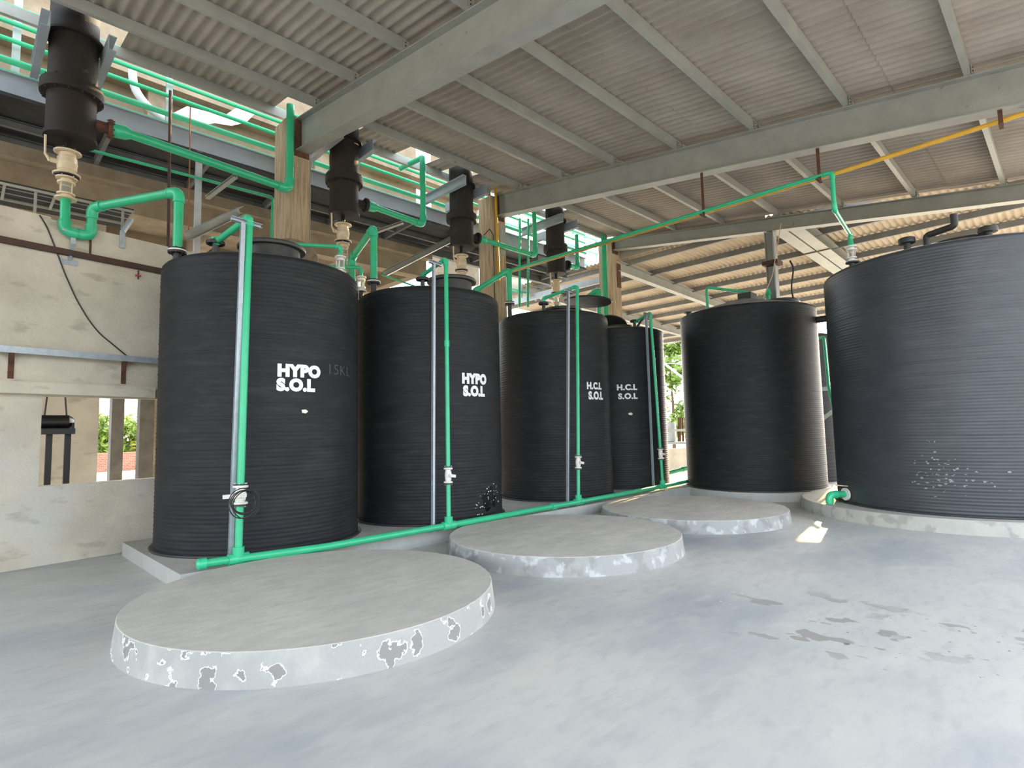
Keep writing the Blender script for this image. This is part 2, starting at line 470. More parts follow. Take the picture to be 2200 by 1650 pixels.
def ball_valve(parent, p0, p1, r, m='white', hdir=(-1, 0, 0), up_handle=False, hl=0.17):
    """flanged ball valve from p0 (bottom) to p1 (top): one part of the pipe with its own pieces"""
    p0, p1 = V(p0), V(p1)
    L = (p1-p0).length
    ax = (p1-p0).normalized()
    pr = [(0, r*1.15), (L*.10, r*1.15), (L*.12, r*1.3), (L*.22, r*1.3), (L*.25, r*1.45), (L*.30, r*1.5), (L*.45, r*1.55), (L*.5, r*1.62), (L*.55, r*1.55), (L*.72, r*1.5), (L*.75, r*1.3), (L*.88, r*1.3), (L*.9, r*1.15), (L, r*1.15)]
    b = obj('valve', MB().lathe(pr, p0, ax, 20), m, parent, 0.4)
    for h in (0.012, L-0.032):
        obj('valve_flange', MB().lathe([(h, r), (h, r*2.0), (h+0.006, r*2.1), (h+0.018, r*2.1), (h+0.022, r*2.0), (h+0.022, r)], p0, ax, 24), m, b)
    obj('gasket', MB().lathe([(L-0.008, r*0.9), (L-0.008, r*1.9), (L+0.004, r*1.9), (L+0.004, r*0.9)], p0, ax, 20), 'gasket', b)
    obj('gasket', MB().lathe([(-0.006, r*0.9), (-0.006, r*1.9), (0.010, r*1.9), (0.010, r*0.9)], p0, ax, 20), 'gasket', b)
    bolts(b, p0+ax*(L-.012), ax, r*1.7, 6, 0.006, 0.06, 'inox')
    bolts(b, p0+ax*.012, ax, r*1.7, 6, 0.006, 0.06, 'inox')
    hd = V(hdir).normalized()
    mid = p0+ax*L*0.5
    if up_handle:
        st = mid+hd*(r*2.5)
        obj('stem', MB().tube([mid+hd*r*1.2, st], r*.45), m, b)
        obj('handle', MB().tube([st-ax*.02, st+hd*.02+ax*0.02, st+hd*.05+ax*.06, st+hd*.055+ax*hl], [.02, .018, .014, .014]), m, b)
    else:
        fr = V((0, -1, 0))
        a0 = mid+fr*(r*1.9)
        obj('stem', MB().tube([mid+fr*r, a0], r*.5), m, b)
        obj('handle', MB().bar(a0-hd*r*1.0, a0+hd*hl, 0.028, 0.040).tube([a0-fr*.02, a0+fr*.022], r*.75), m, b)
    return b
def sight_glass(parent, p0, p1, r, m='white'):
    p0, p1 = V(p0), V(p1)
    L = (p1-p0).length
    ax = (p1-p0).normalized()
    b = obj('sight_glass', MB().lathe([(L*.26, r*.85), (L*.74, r*.85)], p0, ax, 18), 'glass', parent)
    for h0, k in ((0.0, 1.9), (L*.20, 1.6), (L*.72, 1.6), (L-.02, 1.9)):
        obj('ring', MB().lathe([(h0, r*.8), (h0, r*k), (h0+.02, r*k), (h0+.02, r*.8)], p0, ax, 22), m, b)
    obj('neck', MB().lathe([(0.01, r*1.05), (L*.22, r*1.05)], p0, ax, 18), m, b)
    obj('neck', MB().lathe([(L*.74, r*1.05), (L-.01, r*1.05)], p0, ax, 18), m, b)
    a = V((1, 0, 0)); c = ax.cross(a).normalized(); a = c.cross(ax)
    for k in range(4):
        t = 2*PI*(k+.5)/4
        q = p0+(a*math.cos(t)+c*math.sin(t))*r*1.3
        obj('tie_rod', MB().tube([q+ax*L*.2, q+ax*L*.76], .007, 6), m, b)
    return b

# ---------------------------------------------------------------- ground, floor
mb = MB()
nx, ny = 30, 16
X0, X1, Y0, Y1 = -15.0, 30.0, -8.0, 17.5
for i in range(nx+1):
    for j in range(ny+1):
        mb.v.append((X0+(X1-X0)*i/nx, Y0+(Y1-Y0)*j/ny, 0))
for i in range(nx):
    for j in range(ny):
        mb.f.append((i*(ny+1)+j, (i+1)*(ny+1)+j, (i+1)*(ny+1)+j+1, i*(ny+1)+j+1))
mb.b2(X0, X1, Y0, Y1, -0.3, -0.01)
struct('floor', mb, 'floor')
go = obj('ground', MB().b2(-60, 120, -80, 110, -0.5, -0.05), 'ground')
go['kind'] = 'structure'

# ---------------------------------------------------------------- main roof
RS = 0.144
def zr(y): return 6.87-RS*(9-y)            # top of the rafters
PUR_H = 0.15
def corrugated(name, m, along, a0, a1, b0, b1, zf, pitch=0.146, amp=0.024, per=6, th=0.01, step=None):
    """wave across a, straight along b; zf(b) gives the height"""
    mb = MB()
    n = int((a1-a0)/pitch*per)
    rows = []
    bb = b0
    courses = []
    st = step or (b1-b0)
    while bb < b1-1e-3:
        courses.append((bb, min(bb+st+0.12, b1)))
        bb += st
    for ci, (c0, c1) in enumerate(courses):
        for side in (0, 1):
            o = len(mb.v)
            for b in (c0, c1):
                lift = 0.014*(1-(b-c0)/(c1-c0)) if ci else 0.014*(1-(b-c0)/(c1-c0))
                for i in range(n+1):
                    a = a0+(a1-a0)*i/n
                    z = zf(b)+amp+amp*math.sin(2*PI*(a-a0)/pitch)+lift+side*th
                    mb.v.append((a, b, z) if along == 'Y' else (b, a, z))
            for i in range(n):
                mb.f.append((o+i, o+i+1, o+n+1+i+1, o+n+1+i))
        o = len(mb.v)-4*(n+1)
        for r0, r1 in ((0, 2), (1, 3)):
            for i in range(n):
                mb.f.append((o+r0*(n+1)+i, o+r0*(n+1)+i+1, o+r1*(n+1)+i+1, o+r1*(n+1)+i))
    return struct(name, mb, m, 1.2)
ZS = lambda y: zr(y)+PUR_H
ROOF_Y0, ROOF_Y1 = -1.25, 9.35
PY = [8.3+0.93, 8.3, 7.05, 5.78, 4.5, 3.22, 1.95, 0.65, -0.62, -1.9]
corrugated('ceiling', 'sheet', 'Y', -14.0, 13.45, ROOF_Y0, 8.62, ZS, step=2.56)
# short sheets left at the top end of the roof, with open gaps where the vessels rise through
for k, (a0, a1) in enumerate(((1.45, 3.62), (4.10, 4.48), (5.02, 6.0), (6.75, 7.15), (7.78, 10.2), (10.76, 13.4))):
    corrugated('ceiling.%03d' % (k+1), 'sheet', 'Y', a0, a1, 8.50, ROOF_Y1, lambda y: ZS(y)-.004)

RAFT = ((4.0, 0.56, 'nearest'), (8.65, 0.49, 'middle'), (13.2, 0.31, 'farthest'))
for x, d, w in RAFT:
    t = thing('steel_rafter', {'nearest': 'deep grey steel rafter, nearest of three, running to the first concrete column', 'middle': 'long grey steel rafter carrying the rusty pipe hangers, running to the second concrete column', 'farthest': 'shallow grey steel rafter where the two roofs meet, above the steel post'}[w], 'roof beam', (x, 9.0, zr(9)-d))
    y0, y1 = -1.2, 9.0
    tk = 0.014
    w2 = 0.11
    def seg(zlo, zhi, wdt):
        return MB().sweep((x, y0, zr(y0)), (x, y1, zr(y1)), [(-wdt/2, zlo), (wdt/2, zlo), (wdt/2, zhi), (-wdt/2, zhi)])
    obj('top_flange', seg(-tk, 0, 2*w2), 'steel', t)
    obj('web', seg(-d+tk, -tk, 0.012), 'steel', t)
    obj('bottom_flange', seg(-d, -d+tk, 2*w2), 'steel', t)
    if w != 'farthest':
        mb = MB()
        za, zb = zr(0.2)-d, zr(-1.2)-d
        mb.add([(x-.006, 0.25, za), (x-.006, -1.2, zb), (x-.006, -1.2, zb-.5), (x+.006, 0.25, za), (x+.006, -1.2, zb), (x+.006, -1.2, zb-.5)], [(0, 1, 2), (5, 4, 3), (0, 2, 5, 3), (0, 3, 4, 1), (1, 4, 5, 2)])
        obj('haunch', mb, 'steel', t)
    obj('end_plate', MB().b2(x-.13, x+.13, 8.985, 9.0, zr(9)-d-.1, zr(9)+.02), 'rust', t)
    for i, y in enumerate(PY[1:]):
        if y < -1.5: continue
        for s_ in (-1, 1):
            cl = obj('purlin_cleat', MB().b2(min(x+s_*.04, x+s_*.13), max(x+s_*.04, x+s_*.13), y-.048, y-.040, zr(y), zr(y)+.12), 'steel', t)
            for dz in (.04, .085): obj('bolt', MB().lathe([(-.012, .009), (.012, .009)], (x+s_*.10, y-.046, zr(y)+dz), (0, 1, 0), 6), 'brown', cl)

ORD = ['first', 'second', 'third', 'fourth', 'fifth', 'sixth', 'seventh', 'eighth', 'ninth', 'tenth']
BAYS = ((-13.9, 3.93, 'left of the nearest rafter'), (4.07, 8.58, 'between the nearest and middle rafters'), (8.72, 13.13, 'between the middle and farthest rafters'))
for bx0, bx1, bt in BAYS:
    for i, y in enumerate(PY):
        if y < ROOF_Y0: continue
        mb = MB().cbeam((bx0, y, zr(y)+PUR_H/2), (bx1, y, zr(y)+PUR_H/2), 0.065, PUR_H-.004, 0.006, up=(0, -RS*0, 1), flip=-1)
        tag(obj('roof_purlin', mb, 'steel'), 'grey steel roof purlin %s, %s from the columns' % (bt, ORD[i]), 'roof purlin', 'purlins of the main roof')

corrugated('ceiling.008', 'sheet', 'Y', 13.42, 14.6, 5.3, 9.35, lambda y: ZS(y)+.06)
# ---------------------------------------------------------------- far roof
S2 = 0.035
def z2(x): return 6.30-S2*(x-13.3)
corrugated('ceiling.007', 'sheet2', 'X', -3.5, 15.5, 13.55, 26.95, lambda x: z2(x)+0.12, step=2.66)
x = 13.85
px2 = []
while x < 26.9: px2.append(x); x += 1.33
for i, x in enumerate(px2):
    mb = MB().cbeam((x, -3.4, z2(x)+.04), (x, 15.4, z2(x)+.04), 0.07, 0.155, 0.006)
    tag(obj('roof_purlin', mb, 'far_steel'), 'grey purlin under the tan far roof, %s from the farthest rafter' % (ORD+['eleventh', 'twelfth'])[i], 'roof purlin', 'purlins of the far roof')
for y, lb in ((9.05, 'grey steel rafter of the far roof leaving the third concrete column'), (12.6, 'grey steel rafter of the far roof beyond the platform')):
    tag(obj('steel_rafter', MB().ibeam((13.3, y, z2(13.3)-.16), (26.8, y, z2(26.8)-.12), .2, .30), 'steel'), lb, 'roof beam')
mb = MB()
mb.add([(13.46, 4.9, 6.40), (13.46, 9.5, 6.36), (13.46, 9.5, ZS(9.5)), (13.46, 4.9, ZS(4.9)+.06), (13.48, 4.9, 6.40), (13.48, 9.5, 6.36), (13.48, 9.5, ZS(9.5)), (13.48, 4.9, ZS(4.9)+.06)], [(0, 1, 2, 3), (7, 6, 5, 4), (0, 4, 5, 1), (1, 5, 6, 2), (2, 6, 7, 3), (3, 7, 4, 0)])
tag(obj('added_gap_strip', mb, 'sheet'), 'added grey strip closing the step between the two roofs above the farthest rafter', 'added strip')  # added to block the sky gap where only the rafter's shade belongs
t = thing('double_channel_beam', 'pale grey double channel beam running away from the steel post', 'roof beam', (13.4, 4.45, z2(13.4)-.3))
obj('channel', MB().cbeam((13.35, 4.30, z2(13.3)-.16), (26.8, 4.30, z2(26.8)-.12), .28, .26, .012), 'steel', t)
obj('channel', MB().cbeam((13.35, 4.62, z2(13.3)-.16), (26.8, 4.62, z2(26.8)-.12), .28, .26, .012, flip=-1), 'steel', t)
for x in (15.6, 18.2, 21): obj('batten_plate', MB().b2(x, x+.06, 4.15, 4.78, z2(x)-.30, z2(x)-.285), 'rust', t)
t = thing('steel_post', 'grey steel post with conduits standing behind the tank right of centre', 'post', (13.2, 4.72, 0))
obj('column_section', MB().ibeam((13.2, 4.72, 0), (13.2, 4.72, zr(4.7)-.31), .2, .2, .012, up=(0, 1, 0)), 'steel', t)
obj('conduit', MB().tube([(13.03, 4.60, 0.2), (13.03, 4.60, 5.75)], .022, 8), 'inox', t)
obj('clamp', MB().b2(12.98, 13.32, 4.52, 4.86, 5.13, 5.22), 'brown', t)
tag(obj('edge_beam', MB().cbeam((13.6, 9.5, 5.95), (13.6, 15.0, 5.95), .08, .2, .01), 'steel_blue'), 'grey channel beam with a pale lower lip behind the third tank', 'beam')
# steelwork and wall at the sunny far end
t = thing('portal_post', 'pale steel portal post with a curved brace in the far gap before the trees', 'post', (27.2, 14.6, 0))
obj('column_section', MB().b2(27.1, 27.35, 14.3, 14.55, 0, 5.9), 'white_steel', t)
obj('brace', MB().bar((27.2, 14.5, 4.0), (27.2, 16.2, 5.4), .08, .1), 'white_steel', t)
obj('tie', MB().bar((27.2, 14.4, 4.75), (27.2, 17.0, 5.2), .04, .05), 'white_steel', t)
# ---------------------------------------------------------------- columns
for i, (x, lb) in enumerate(((3.94, 'first tan concrete column, board marked, behind the leftmost tank'), (8.62, 'second tan concrete column with the yellow pipe beside it'), (13.24, 'third tan concrete column, beside the bundle of green pipes'))):
    t = thing('concrete_column', lb, 'column', (x, 9.22, 0))
    obj('shaft', MB().b2(x-.21, x+.21, 9.0, 9.45, 0, 6.82), 'column', t)
    obj('corner_plate', MB().b2(x+.215, x+.225, 8.99, 9.06, 4.8, 6.25) if i == 0 else MB().b2(x+.02, x+.2, 8.985, 8.995, 5.5, 6.2), 'steel' if i < 2 else 'rust', t)

# ---------------------------------------------------------------- plastered wall on the left with its opening
def wy(x): return 8.78+0.17*x
RW = math.atan(0.17)
def wallseg(mb, x0, x1, z0, z1, t0=0.0, t1=0.22):
    mb.add([(x0, wy(x0)+t0, z0), (x1, wy(x1)+t0, z0), (x1, wy(x1)+t1, z0), (x0, wy(x0)+t1, z0), (x0, wy(x0)+t0, z1), (x1, wy(x1)+t0, z1), (x1, wy(x1)+t1, z1), (x0, wy(x0)+t1, z1)],
           [(3, 2, 1, 0), (4, 5, 6, 7), (0, 1, 5, 4), (1, 2, 6, 5), (2, 3, 7, 6), (3, 0, 4, 7)])
    return mb
mb = MB()
wallseg(mb, -3.0, 0.745, 0, 4.30)
wallseg(mb, 0.745, 2.9, 0, 0.945)
wallseg(mb, 0.745, 2.9, 2.05, 4.27)
wallseg(mb, 2.9, 3.7, 0, 4.27)
struct('wall_left', mb, 'wall')
struct('trim_1', wallseg(MB(), -3.0, 1.95, 2.06, 2.20, -0.15, 0.0), 'wall')
# rail ledge, brackets
t = thing('wall_ledge', 'galvanised steel angle ledge along the left plastered wall', 'ledge', (0.8, wy(.8)-.1, 2.55))
mb = wallseg(MB(), -2.9, 2.4, 2.60, 2.608, -0.16, -0.002)
wallseg(mb, -2.9, 2.4, 2.53, 2.60, -0.16, -0.152)
obj('angle', mb, 'galv', t)
for px, lb in ((22, 'left'), (272, 'right')):
    q = P(px, 790, Y=8.82)
    x = q.x
    mb = wallseg(MB(), x-.02, x+.035, 2.24, 2.53, -.012, 0)
    mb.add([(x-.02, wy(x)-.14, 2.53), (x+.03, wy(x)-.14, 2.53), (x+.03, wy(x), 2.53), (x-.02, wy(x), 2.53), (x+.0, wy(x)-.01, 2.40), (x+.02, wy(x)-.01, 2.40)], [(0, 1, 2, 3), (0, 4, 5, 1), (0, 3, 4), (1, 5, 2), (3, 2, 5, 4)])
    tag(obj('wall_bracket', mb, 'rust'), 'rusty steel bracket under the wall ledge, %s one' % ('far left' if lb == 'left' else 'nearer the tank'), 'bracket')
# brown rail with its rods
t = thing('brown_rail', 'dark brown steel rail running across the upper left wall', 'rail', (0.8, wy(.8)-.06, 3.84))
obj('rail', wallseg(MB(), -2.9, 2.6, 3.84, 3.91, -0.08, -0.01), 'brown', t)
q = P(198, 505, Y=8.85)
obj('rod', MB().tube([(q.x, wy(q.x)-.02, 3.88), (q.x, wy(q.x)-.02, 4.22)], .012, 8), 'brown', t)
# red tap
q = P(298, 594, Y=9.0)
t = thing('red_tap', 'small red tap hanging under the brown rail', 'tap', (q.x, wy(q.x)-.04, q.z))
c = V((q.x, wy(q.x)-.04, q.z))
obj('stem', MB().tube([c+V((0, 0, .09)), c+V((0, 0, -.03))], .010, 8), 'brown', t)
obj('handle', MB().bar(c+V((-.035, 0, .02)), c+V((.035, 0, .02)), .02, .018), 'red', t)
# cable on the wall
pts = []
for px, py in ((85, 462), (100, 485), (118, 530), (140, 590), (165, 645), (192, 690), (215, 718), (240, 738), (272, 752)):
    q = P(px, py, Y=8.85)
    for _ in range(3): q = P(px, py, Y=wy(q.x)-.015)
    pts.append(q)
pts[-1] = V((pts[-1].x, wy(pts[-1].x)-.03, 2.62))
tag(obj('wall_cable', MB().tube(rounded(pts, .1)[0], .008, 6), 'cable'), 'thin black cable drooping across the left wall to the ledge', 'cable')

# wall brackets of grey steel
q = P(150, 560, Y=8.86)
t = thing('pipe_support', 'grey steel bracket with base plate holding up the bent green pipe on the left wall', 'bracket', (q.x, wy(q.x), q.z))
b = V((q.x, wy(q.x)-.005, q.z))
obj('base_plate', wallseg(MB(), q.x-.09, q.x+.09, q.z-.04, q.z+.03, -.012, 0), 'galv', t)
q2 = P(158, 500, Y=8.86)
obj('arm', MB().bar(b+V((0, 0, .02)), V((q2.x, 8.86, q2.z-.14)), .03, .05).bar(V((q2.x, 8.86, q2.z-.16)), V((q2.x, 8.86, q2.z)), .05, .03, up=(0, 1, 0)), 'galv', t)
obj('cross_plate', MB().bar(V((q2.x-.12, 8.86, q2.z)), V((q2.x+.09, 8.86, q2.z-.012)), .12, .02), 'galv', t)
q = P(265, 515, Y=8.95)
t = thing('wall_bracket', 'slotted grey channel bracket fixed to the wall below the cable ladder', 'bracket', (q.x, wy(q.x), q.z))
obj('channel', wallseg(MB(), q.x-.03, q.x+.03, q.z-.10, q.z+.14, -.03, 0), 'galv', t)
obj('arm', MB().bar((q.x, wy(q.x)-.02, q.z+.12), (q.x+.15, wy(q.x)+.25, q.z+.42), .04, .05), 'galv', t)
# cable ladder
t = thing('cable_ladder', 'long steel cable ladder lying over the top of the left wall', 'cable ladder', (0.6, 9.3, 4.4))
zc = P(60, 409, Y=9.32).z
xe = P(288, 458, Y=9.32).x
obj('side_rail', MB().b2(-3, xe, 9.30, 9.32, zc, zc+.03), 'steel', t)
obj('side_rail', MB().b2(-3, xe, 9.92, 9.94, zc, zc+.03), 'steel', t)
for i in range(12):
    x = -2.7+i*.5
    if x < xe: obj('rung', MB().b2(x, x+.03, 9.32, 9.92, zc+.002, zc+.02), 'steel', t)
for i in range(2):
    obj('tray_cable', MB().tube([(-3, 9.5+.2*i, zc+.03), (xe, 9.5+.2*i, zc+.03)], .006, 6), 'inox', t)
obj('shade_plate', MB().b2(-3, xe, 9.32, 10.3, zc+.052, zc+.06), 'dark_steel', t)  # added dark sheet standing in for the shadowed void behind the rungs
for px in (75, 265):
    xx = P(px, 460, Y=9.3).x
    obj('support_strut', MB().bar((xx, 9.34, 3.9), (xx, 9.34, zc), .03, .03, up=(0, 1, 0)), 'steel', t)
# ---------------------------------------------------------------- rooms of the concrete building behind
mb = MB()
mb.b2(-4, 1.92, 13.0, 13.25, 0, 5.72)
struct('wall_back', mb, 'wall')
for a, b_, lb in ((238, 265, 'grey concrete column with a light edge, seen through the wall opening'), (299, 330, 'concrete column coloured dark for shade, seen through the wall opening, beside the nearest tank')):
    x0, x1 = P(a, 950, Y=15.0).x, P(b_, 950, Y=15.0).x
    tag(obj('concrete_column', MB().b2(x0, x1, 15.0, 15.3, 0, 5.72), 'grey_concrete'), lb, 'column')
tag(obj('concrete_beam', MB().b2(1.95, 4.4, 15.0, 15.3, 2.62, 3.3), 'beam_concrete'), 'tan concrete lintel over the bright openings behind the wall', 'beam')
# slab of the first floor with its downstand beams
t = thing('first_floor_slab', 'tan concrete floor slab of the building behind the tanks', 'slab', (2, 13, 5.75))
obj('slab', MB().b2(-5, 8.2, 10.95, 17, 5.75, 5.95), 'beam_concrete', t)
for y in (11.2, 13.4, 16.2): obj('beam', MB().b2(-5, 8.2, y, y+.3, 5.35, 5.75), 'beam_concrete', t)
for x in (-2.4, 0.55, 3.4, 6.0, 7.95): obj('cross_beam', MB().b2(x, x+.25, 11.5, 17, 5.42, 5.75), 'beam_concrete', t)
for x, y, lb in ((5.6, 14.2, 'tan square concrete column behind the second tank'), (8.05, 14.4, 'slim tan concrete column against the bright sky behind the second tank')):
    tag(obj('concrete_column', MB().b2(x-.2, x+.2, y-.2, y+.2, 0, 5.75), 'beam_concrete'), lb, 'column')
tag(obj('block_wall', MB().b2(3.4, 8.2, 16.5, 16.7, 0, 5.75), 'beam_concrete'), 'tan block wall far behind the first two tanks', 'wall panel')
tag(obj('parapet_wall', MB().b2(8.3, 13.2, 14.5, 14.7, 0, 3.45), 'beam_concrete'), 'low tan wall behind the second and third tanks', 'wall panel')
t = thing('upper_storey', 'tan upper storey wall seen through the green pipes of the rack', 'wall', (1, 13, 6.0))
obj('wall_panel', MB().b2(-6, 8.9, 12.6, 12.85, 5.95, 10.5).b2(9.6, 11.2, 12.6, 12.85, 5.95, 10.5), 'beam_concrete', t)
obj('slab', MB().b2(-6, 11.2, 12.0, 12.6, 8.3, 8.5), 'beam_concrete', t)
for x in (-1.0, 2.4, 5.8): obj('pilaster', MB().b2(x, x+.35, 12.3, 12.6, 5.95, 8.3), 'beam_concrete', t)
t = thing('window_grid', 'pale framed grid of panels against the bright sky beyond the platform', 'frame', (11, 13, 6))
for i in range(9):
    x = 11.9+i*.72
    obj('mullion', MB().b2(x, x+.07, 12.9, 12.96, 5.95, 9.2), 'steel_blue', t)
for i in range(6):
    z = 6.1+i*.55
    obj('rail', MB().b2(11.9, 17.7, 12.86, 12.9, z, z+.06), 'green', t)
for i, (a, b) in enumerate(((0, 0), (1, 2), (2, 1), (0, 3), (1, 0), (3, 3), (0, 1), (5, 2))):
    obj('panel', MB().b2(11.99+a*.72, 12.59+a*.72, 12.92, 12.94, 6.2+b*.55, 6.6+b*.55), 'wall', t)
obj('brace', MB().bar((14.2, 12.8, 6.0), (16.4, 12.8, 8.0), .05, .05), 'steel', t)
obj('brace', MB().bar((14.2, 12.8, 8.0), (16.4, 12.8, 6.0), .05, .05), 'steel', t)
tag(obj('curved_duct', MB().tube(rounded([P(284, 150, Y=11.6), P(287, 190, Y=11.6), P(318, 232, Y=11.6), P(362, 262, Y=11.6)], .4)[0], .07, 12), 'white_steel'), 'pale curved duct seen between the green rack pipes', 'duct')
pp = [(372, 243), (402, 228), (446, 240), (486, 246), (512, 228), (552, 240), (530, 262), (498, 270), (462, 264), (430, 270), (396, 262)]
mb = MB()
for k in (0, 1):
    for i, (a, b) in enumerate(pp):
        q = P(a, b, Y=11.93+.05*math.sin(i*2.2))
        mb.v.append((q.x, q.y+.02*k, q.z))
n = len(pp)
mb.f += [tuple(range(n)), tuple(range(2*n-1, n-1, -1))]+[(i, n+i, n+(i+1) % n, (i+1) % n) for i in range(n)]
tag(obj('crumpled_sheet', mb, 'paint'), 'crumpled pale plastic sheet caught behind the green rack pipes', 'sheet')
# motor frame beyond the opening
c = P(123, 930, Y=10.3)
t = thing('motor_stand', 'black steel stand carrying a dark motor, seen through the wall opening', 'machine', (c.x, 10.3, 0))
pl, pr_ = P(106, 930, Y=10.3).x, P(146, 930, Y=10.3).x
for x in (pl, pr_): obj('leg', MB().b2(x-.035, x+.035, 10.26, 10.34, 0, c.z), 'black_iron', t)
obj('top_frame', MB().b2(pl-.1, pr_+.06, 10.1, 10.5, c.z-.02, c.z+.06).b2(pr_+.03, pr_+.06, 10.2, 10.24, c.z, c.z+.14), 'black_iron', t)
obj('motor', MB().lathe([(-.22, .06), (-.2, .105), (.15, .105), (.2, .07), (.22, .04)], (c.x-.03, 10.3, c.z+.15), (1, 0, 0), 18), 'black_iron', t)
obj('sling', MB().tube([(c.x-.15, 10.3, c.z+.22), (c.x-.1, 10.3, 2.6)], .012, 6).tube([(c.x+.1, 10.3, c.z+.22), (c.x+.03, 10.3, 2.6)], .012, 6), 'cable', t)
tag(obj('floor_curb', MB().b2(-3, 8, 9.9, 10.2, 0, .02), 'slab'), 'pale strip of concrete curb on the floor beyond the wall opening', 'curb')

# ---------------------------------------------------------------- slabs and pads on the floor
tag(obj('tank_plinth', MB().add([(1.62, 6.27, 0), (12.0, 6.12, 0), (12.0, 8.95, 0), (1.60, 8.82, 0), (1.62, 6.27, .17), (12.0, 6.12, .17), (12.0, 8.95, .17), (1.60, 8.82, .17)], [(3, 2, 1, 0), (4, 5, 6, 7), (0, 1, 5, 4), (1, 2, 6, 5), (2, 3, 7, 6), (3, 0, 4, 7)]), 'slab'), 'long low concrete plinth under the row of four tall tanks', 'plinth')
for (x, y, r, h, m, lb) in ((2.30, 4.68, 1.453, .21, 'pad', 'nearest empty round concrete pad with white salt rings on its side'), (5.58, 4.74, 1.45, .20, 'pad_plain', 'second empty round concrete pad, in the middle of the floor'), (8.70, 4.62, 1.46, .185, 'pad_plain', 'third empty round concrete pad, in front of the tank right of centre'), (12.73, 5.12, 1.56, .165, 'slab', 'round concrete pad under the stand-alone tank right of centre'), (11.8, 1.5, 2.3, .19, 'pad6', 'large round concrete pad under the big tank at the right edge')):
    prof = [(0, r+.025), (h*.5, r+.012), (h-.005, r), (h, r-.006)]
    mb = MB().lathe(prof, (x, y, 0), n=96)
    tag(obj('round_pad', mb, m), lb, 'plinth')

# ---------------------------------------------------------------- tanks
def wrap_text(txt, size, c, r, px, py, bold=0.018, align='LEFT', sx=1.0):
    cu = bpy.data.curves.new('t', 'FONT')
    cu.body = txt
    cu.size = size
    cu.offset = bold*size
    cu.space_character = 1.08
    cu.align_x = align
    cu.resolution_u = 4
    to = bpy.data.objects.new('t', cu)
    C.objects.link(to)
    me = bpy.data.meshes.new_from_object(to)
    C.objects.unlink(to)
    bpy.data.objects.remove(to)
    bm = bmesh.new()
    bm.from_mesh(me)
    bpy.data.meshes.remove(me)
    xs = [v.co.x for v in bm.verts]
    lo, hi = min(xs), max(xs)
    k = lo
    while k < hi:
        k += 0.02
        bmesh.ops.bisect_plane(bm, geom=bm.verts[:]+bm.edges[:]+bm.faces[:], plane_co=(k, 0, 0), plane_no=(1, 0, 0))
    o = on_cyl(px, py, c, r)
    a0 = math.atan2(o.y-c[1], o.x-c[0])
    mb = MB()
    for v in bm.verts:
        a = a0+v.co.x*sx/r
        mb.v.append((c[0]+(r)*math.cos(a), c[1]+(r)*math.sin(a), o.z+v.co.y))
    bm.verts.index_update()
    for f in bm.faces: mb.f.append(tuple(v.index for v in f.verts))
    bm.free()
    # give the paint film a little depth
    n = len(mb.v)
    mb.v += [(c[0]+(x-c[0])*(1-.006/r), c[1]+(y-c[1])*(1-.006/r), z) for x, y, z in mb.v[:n]]
    fs = list(mb.f)
    ec = {}
    for f in fs:
        for i in range(len(f)):
            e = (f[i], f[(i+1) % len(f)])
            ec[e] = 1
    for f in fs: mb.f.append(tuple(i+n for i in reversed(f)))
    for (a, b) in list(ec):
        if (b, a) not in ec: mb.f.append((b, a, a+n, b+n))
    return mb
def tank_shell(c, r, z0, z1, pitch=0.048, amp=0.005, n=112):
    prof = []
    z = z0
    k = int((z1-z0)/pitch)
    for i in range(k):
        zz = z0+i*pitch
        w = amp*(1.0+0.45*math.sin(i*2.3)*math.sin(i*.7))
        prof += [(zz, r), (zz+pitch*.2, r+w*.45), (zz+pitch*.5, r+w), (zz+pitch*.8, r+w*.45)]
    prof.append((z0+k*pitch, r))
    prof += [(z1+.012, r-.004), (z1+.028, r-.018), (z1+.036, r-.04)]
    return MB().lathe(prof, (c[0], c[1], 0), n=n, caps=False)
def blob_patch(c, r, px, py, w, h, seed, n=14):
    """an irregular small scuff lying on the shell"""
    rnd = random.Random(seed)
    o = on_cyl(px, py, c, r)
    a0 = math.atan2(o.y-c[1], o.x-c[0])
    pts = []
    for i in range(n):
        t = 2*PI*i/n
        k = rnd.uniform(.45, 1.0)
        pts.append((w*k*math.cos(t), h*k*math.sin(t)))
    mb = MB()
    for rr in (r+.0005, r-.004):
        mb.v.append((c[0]+rr*math.cos(a0), c[1]+rr*math.sin(a0), o.z))
        for x, z in pts:
            a = a0+x/r
            mb.v.append((c[0]+rr*math.cos(a), c[1]+rr*math.sin(a), o.z+z))
    for i in range(n):
        j = (i+1) % n
        mb.f.append((0, 1+i, 1+j))
        mb.f.append((n+1, n+2+j, n+2+i))
        mb.f.append((1+i, n+2+i, n+2+j, 1+j))
    return mb
def tank(label, c, r, zb, zt, dome, top='tank_top', amp=.0052, pitch=.048, body='tank'):
    t = thing('storage_tank', label, 'tank', (c[0], c[1], zb))
    obj('shell', tank_shell(c, r, zb+.02, zt, pitch, amp), body, t, 1.3)
    obj('base_flange', MB().lathe([(zb, r+.045), (zb+.012, r+.05), (zb+.024, r+.045), (zb+.028, r+.0)], (c[0], c[1], 0), n=96), 'tank_top', t)
    obj('dome', MB().lathe([(zt+.034, r-.035), (zt+.05, r-.06), (zt+.05+dome*.5, r*.5), (zt+.05+dome, .05)], (c[0], c[1], 0), n=96), top, t, .5)
    return t
def nozzle(t, p, zb, h, r, fr, light='white'):
    """black stub with its flanges rising from the tank top to height p.z"""
    obj('nozzle', MB().tube([(p.x, p.y, zb), (p.x, p.y, p.z-.02)], r, 16), 'tank_top', t)
ZB = 0.17
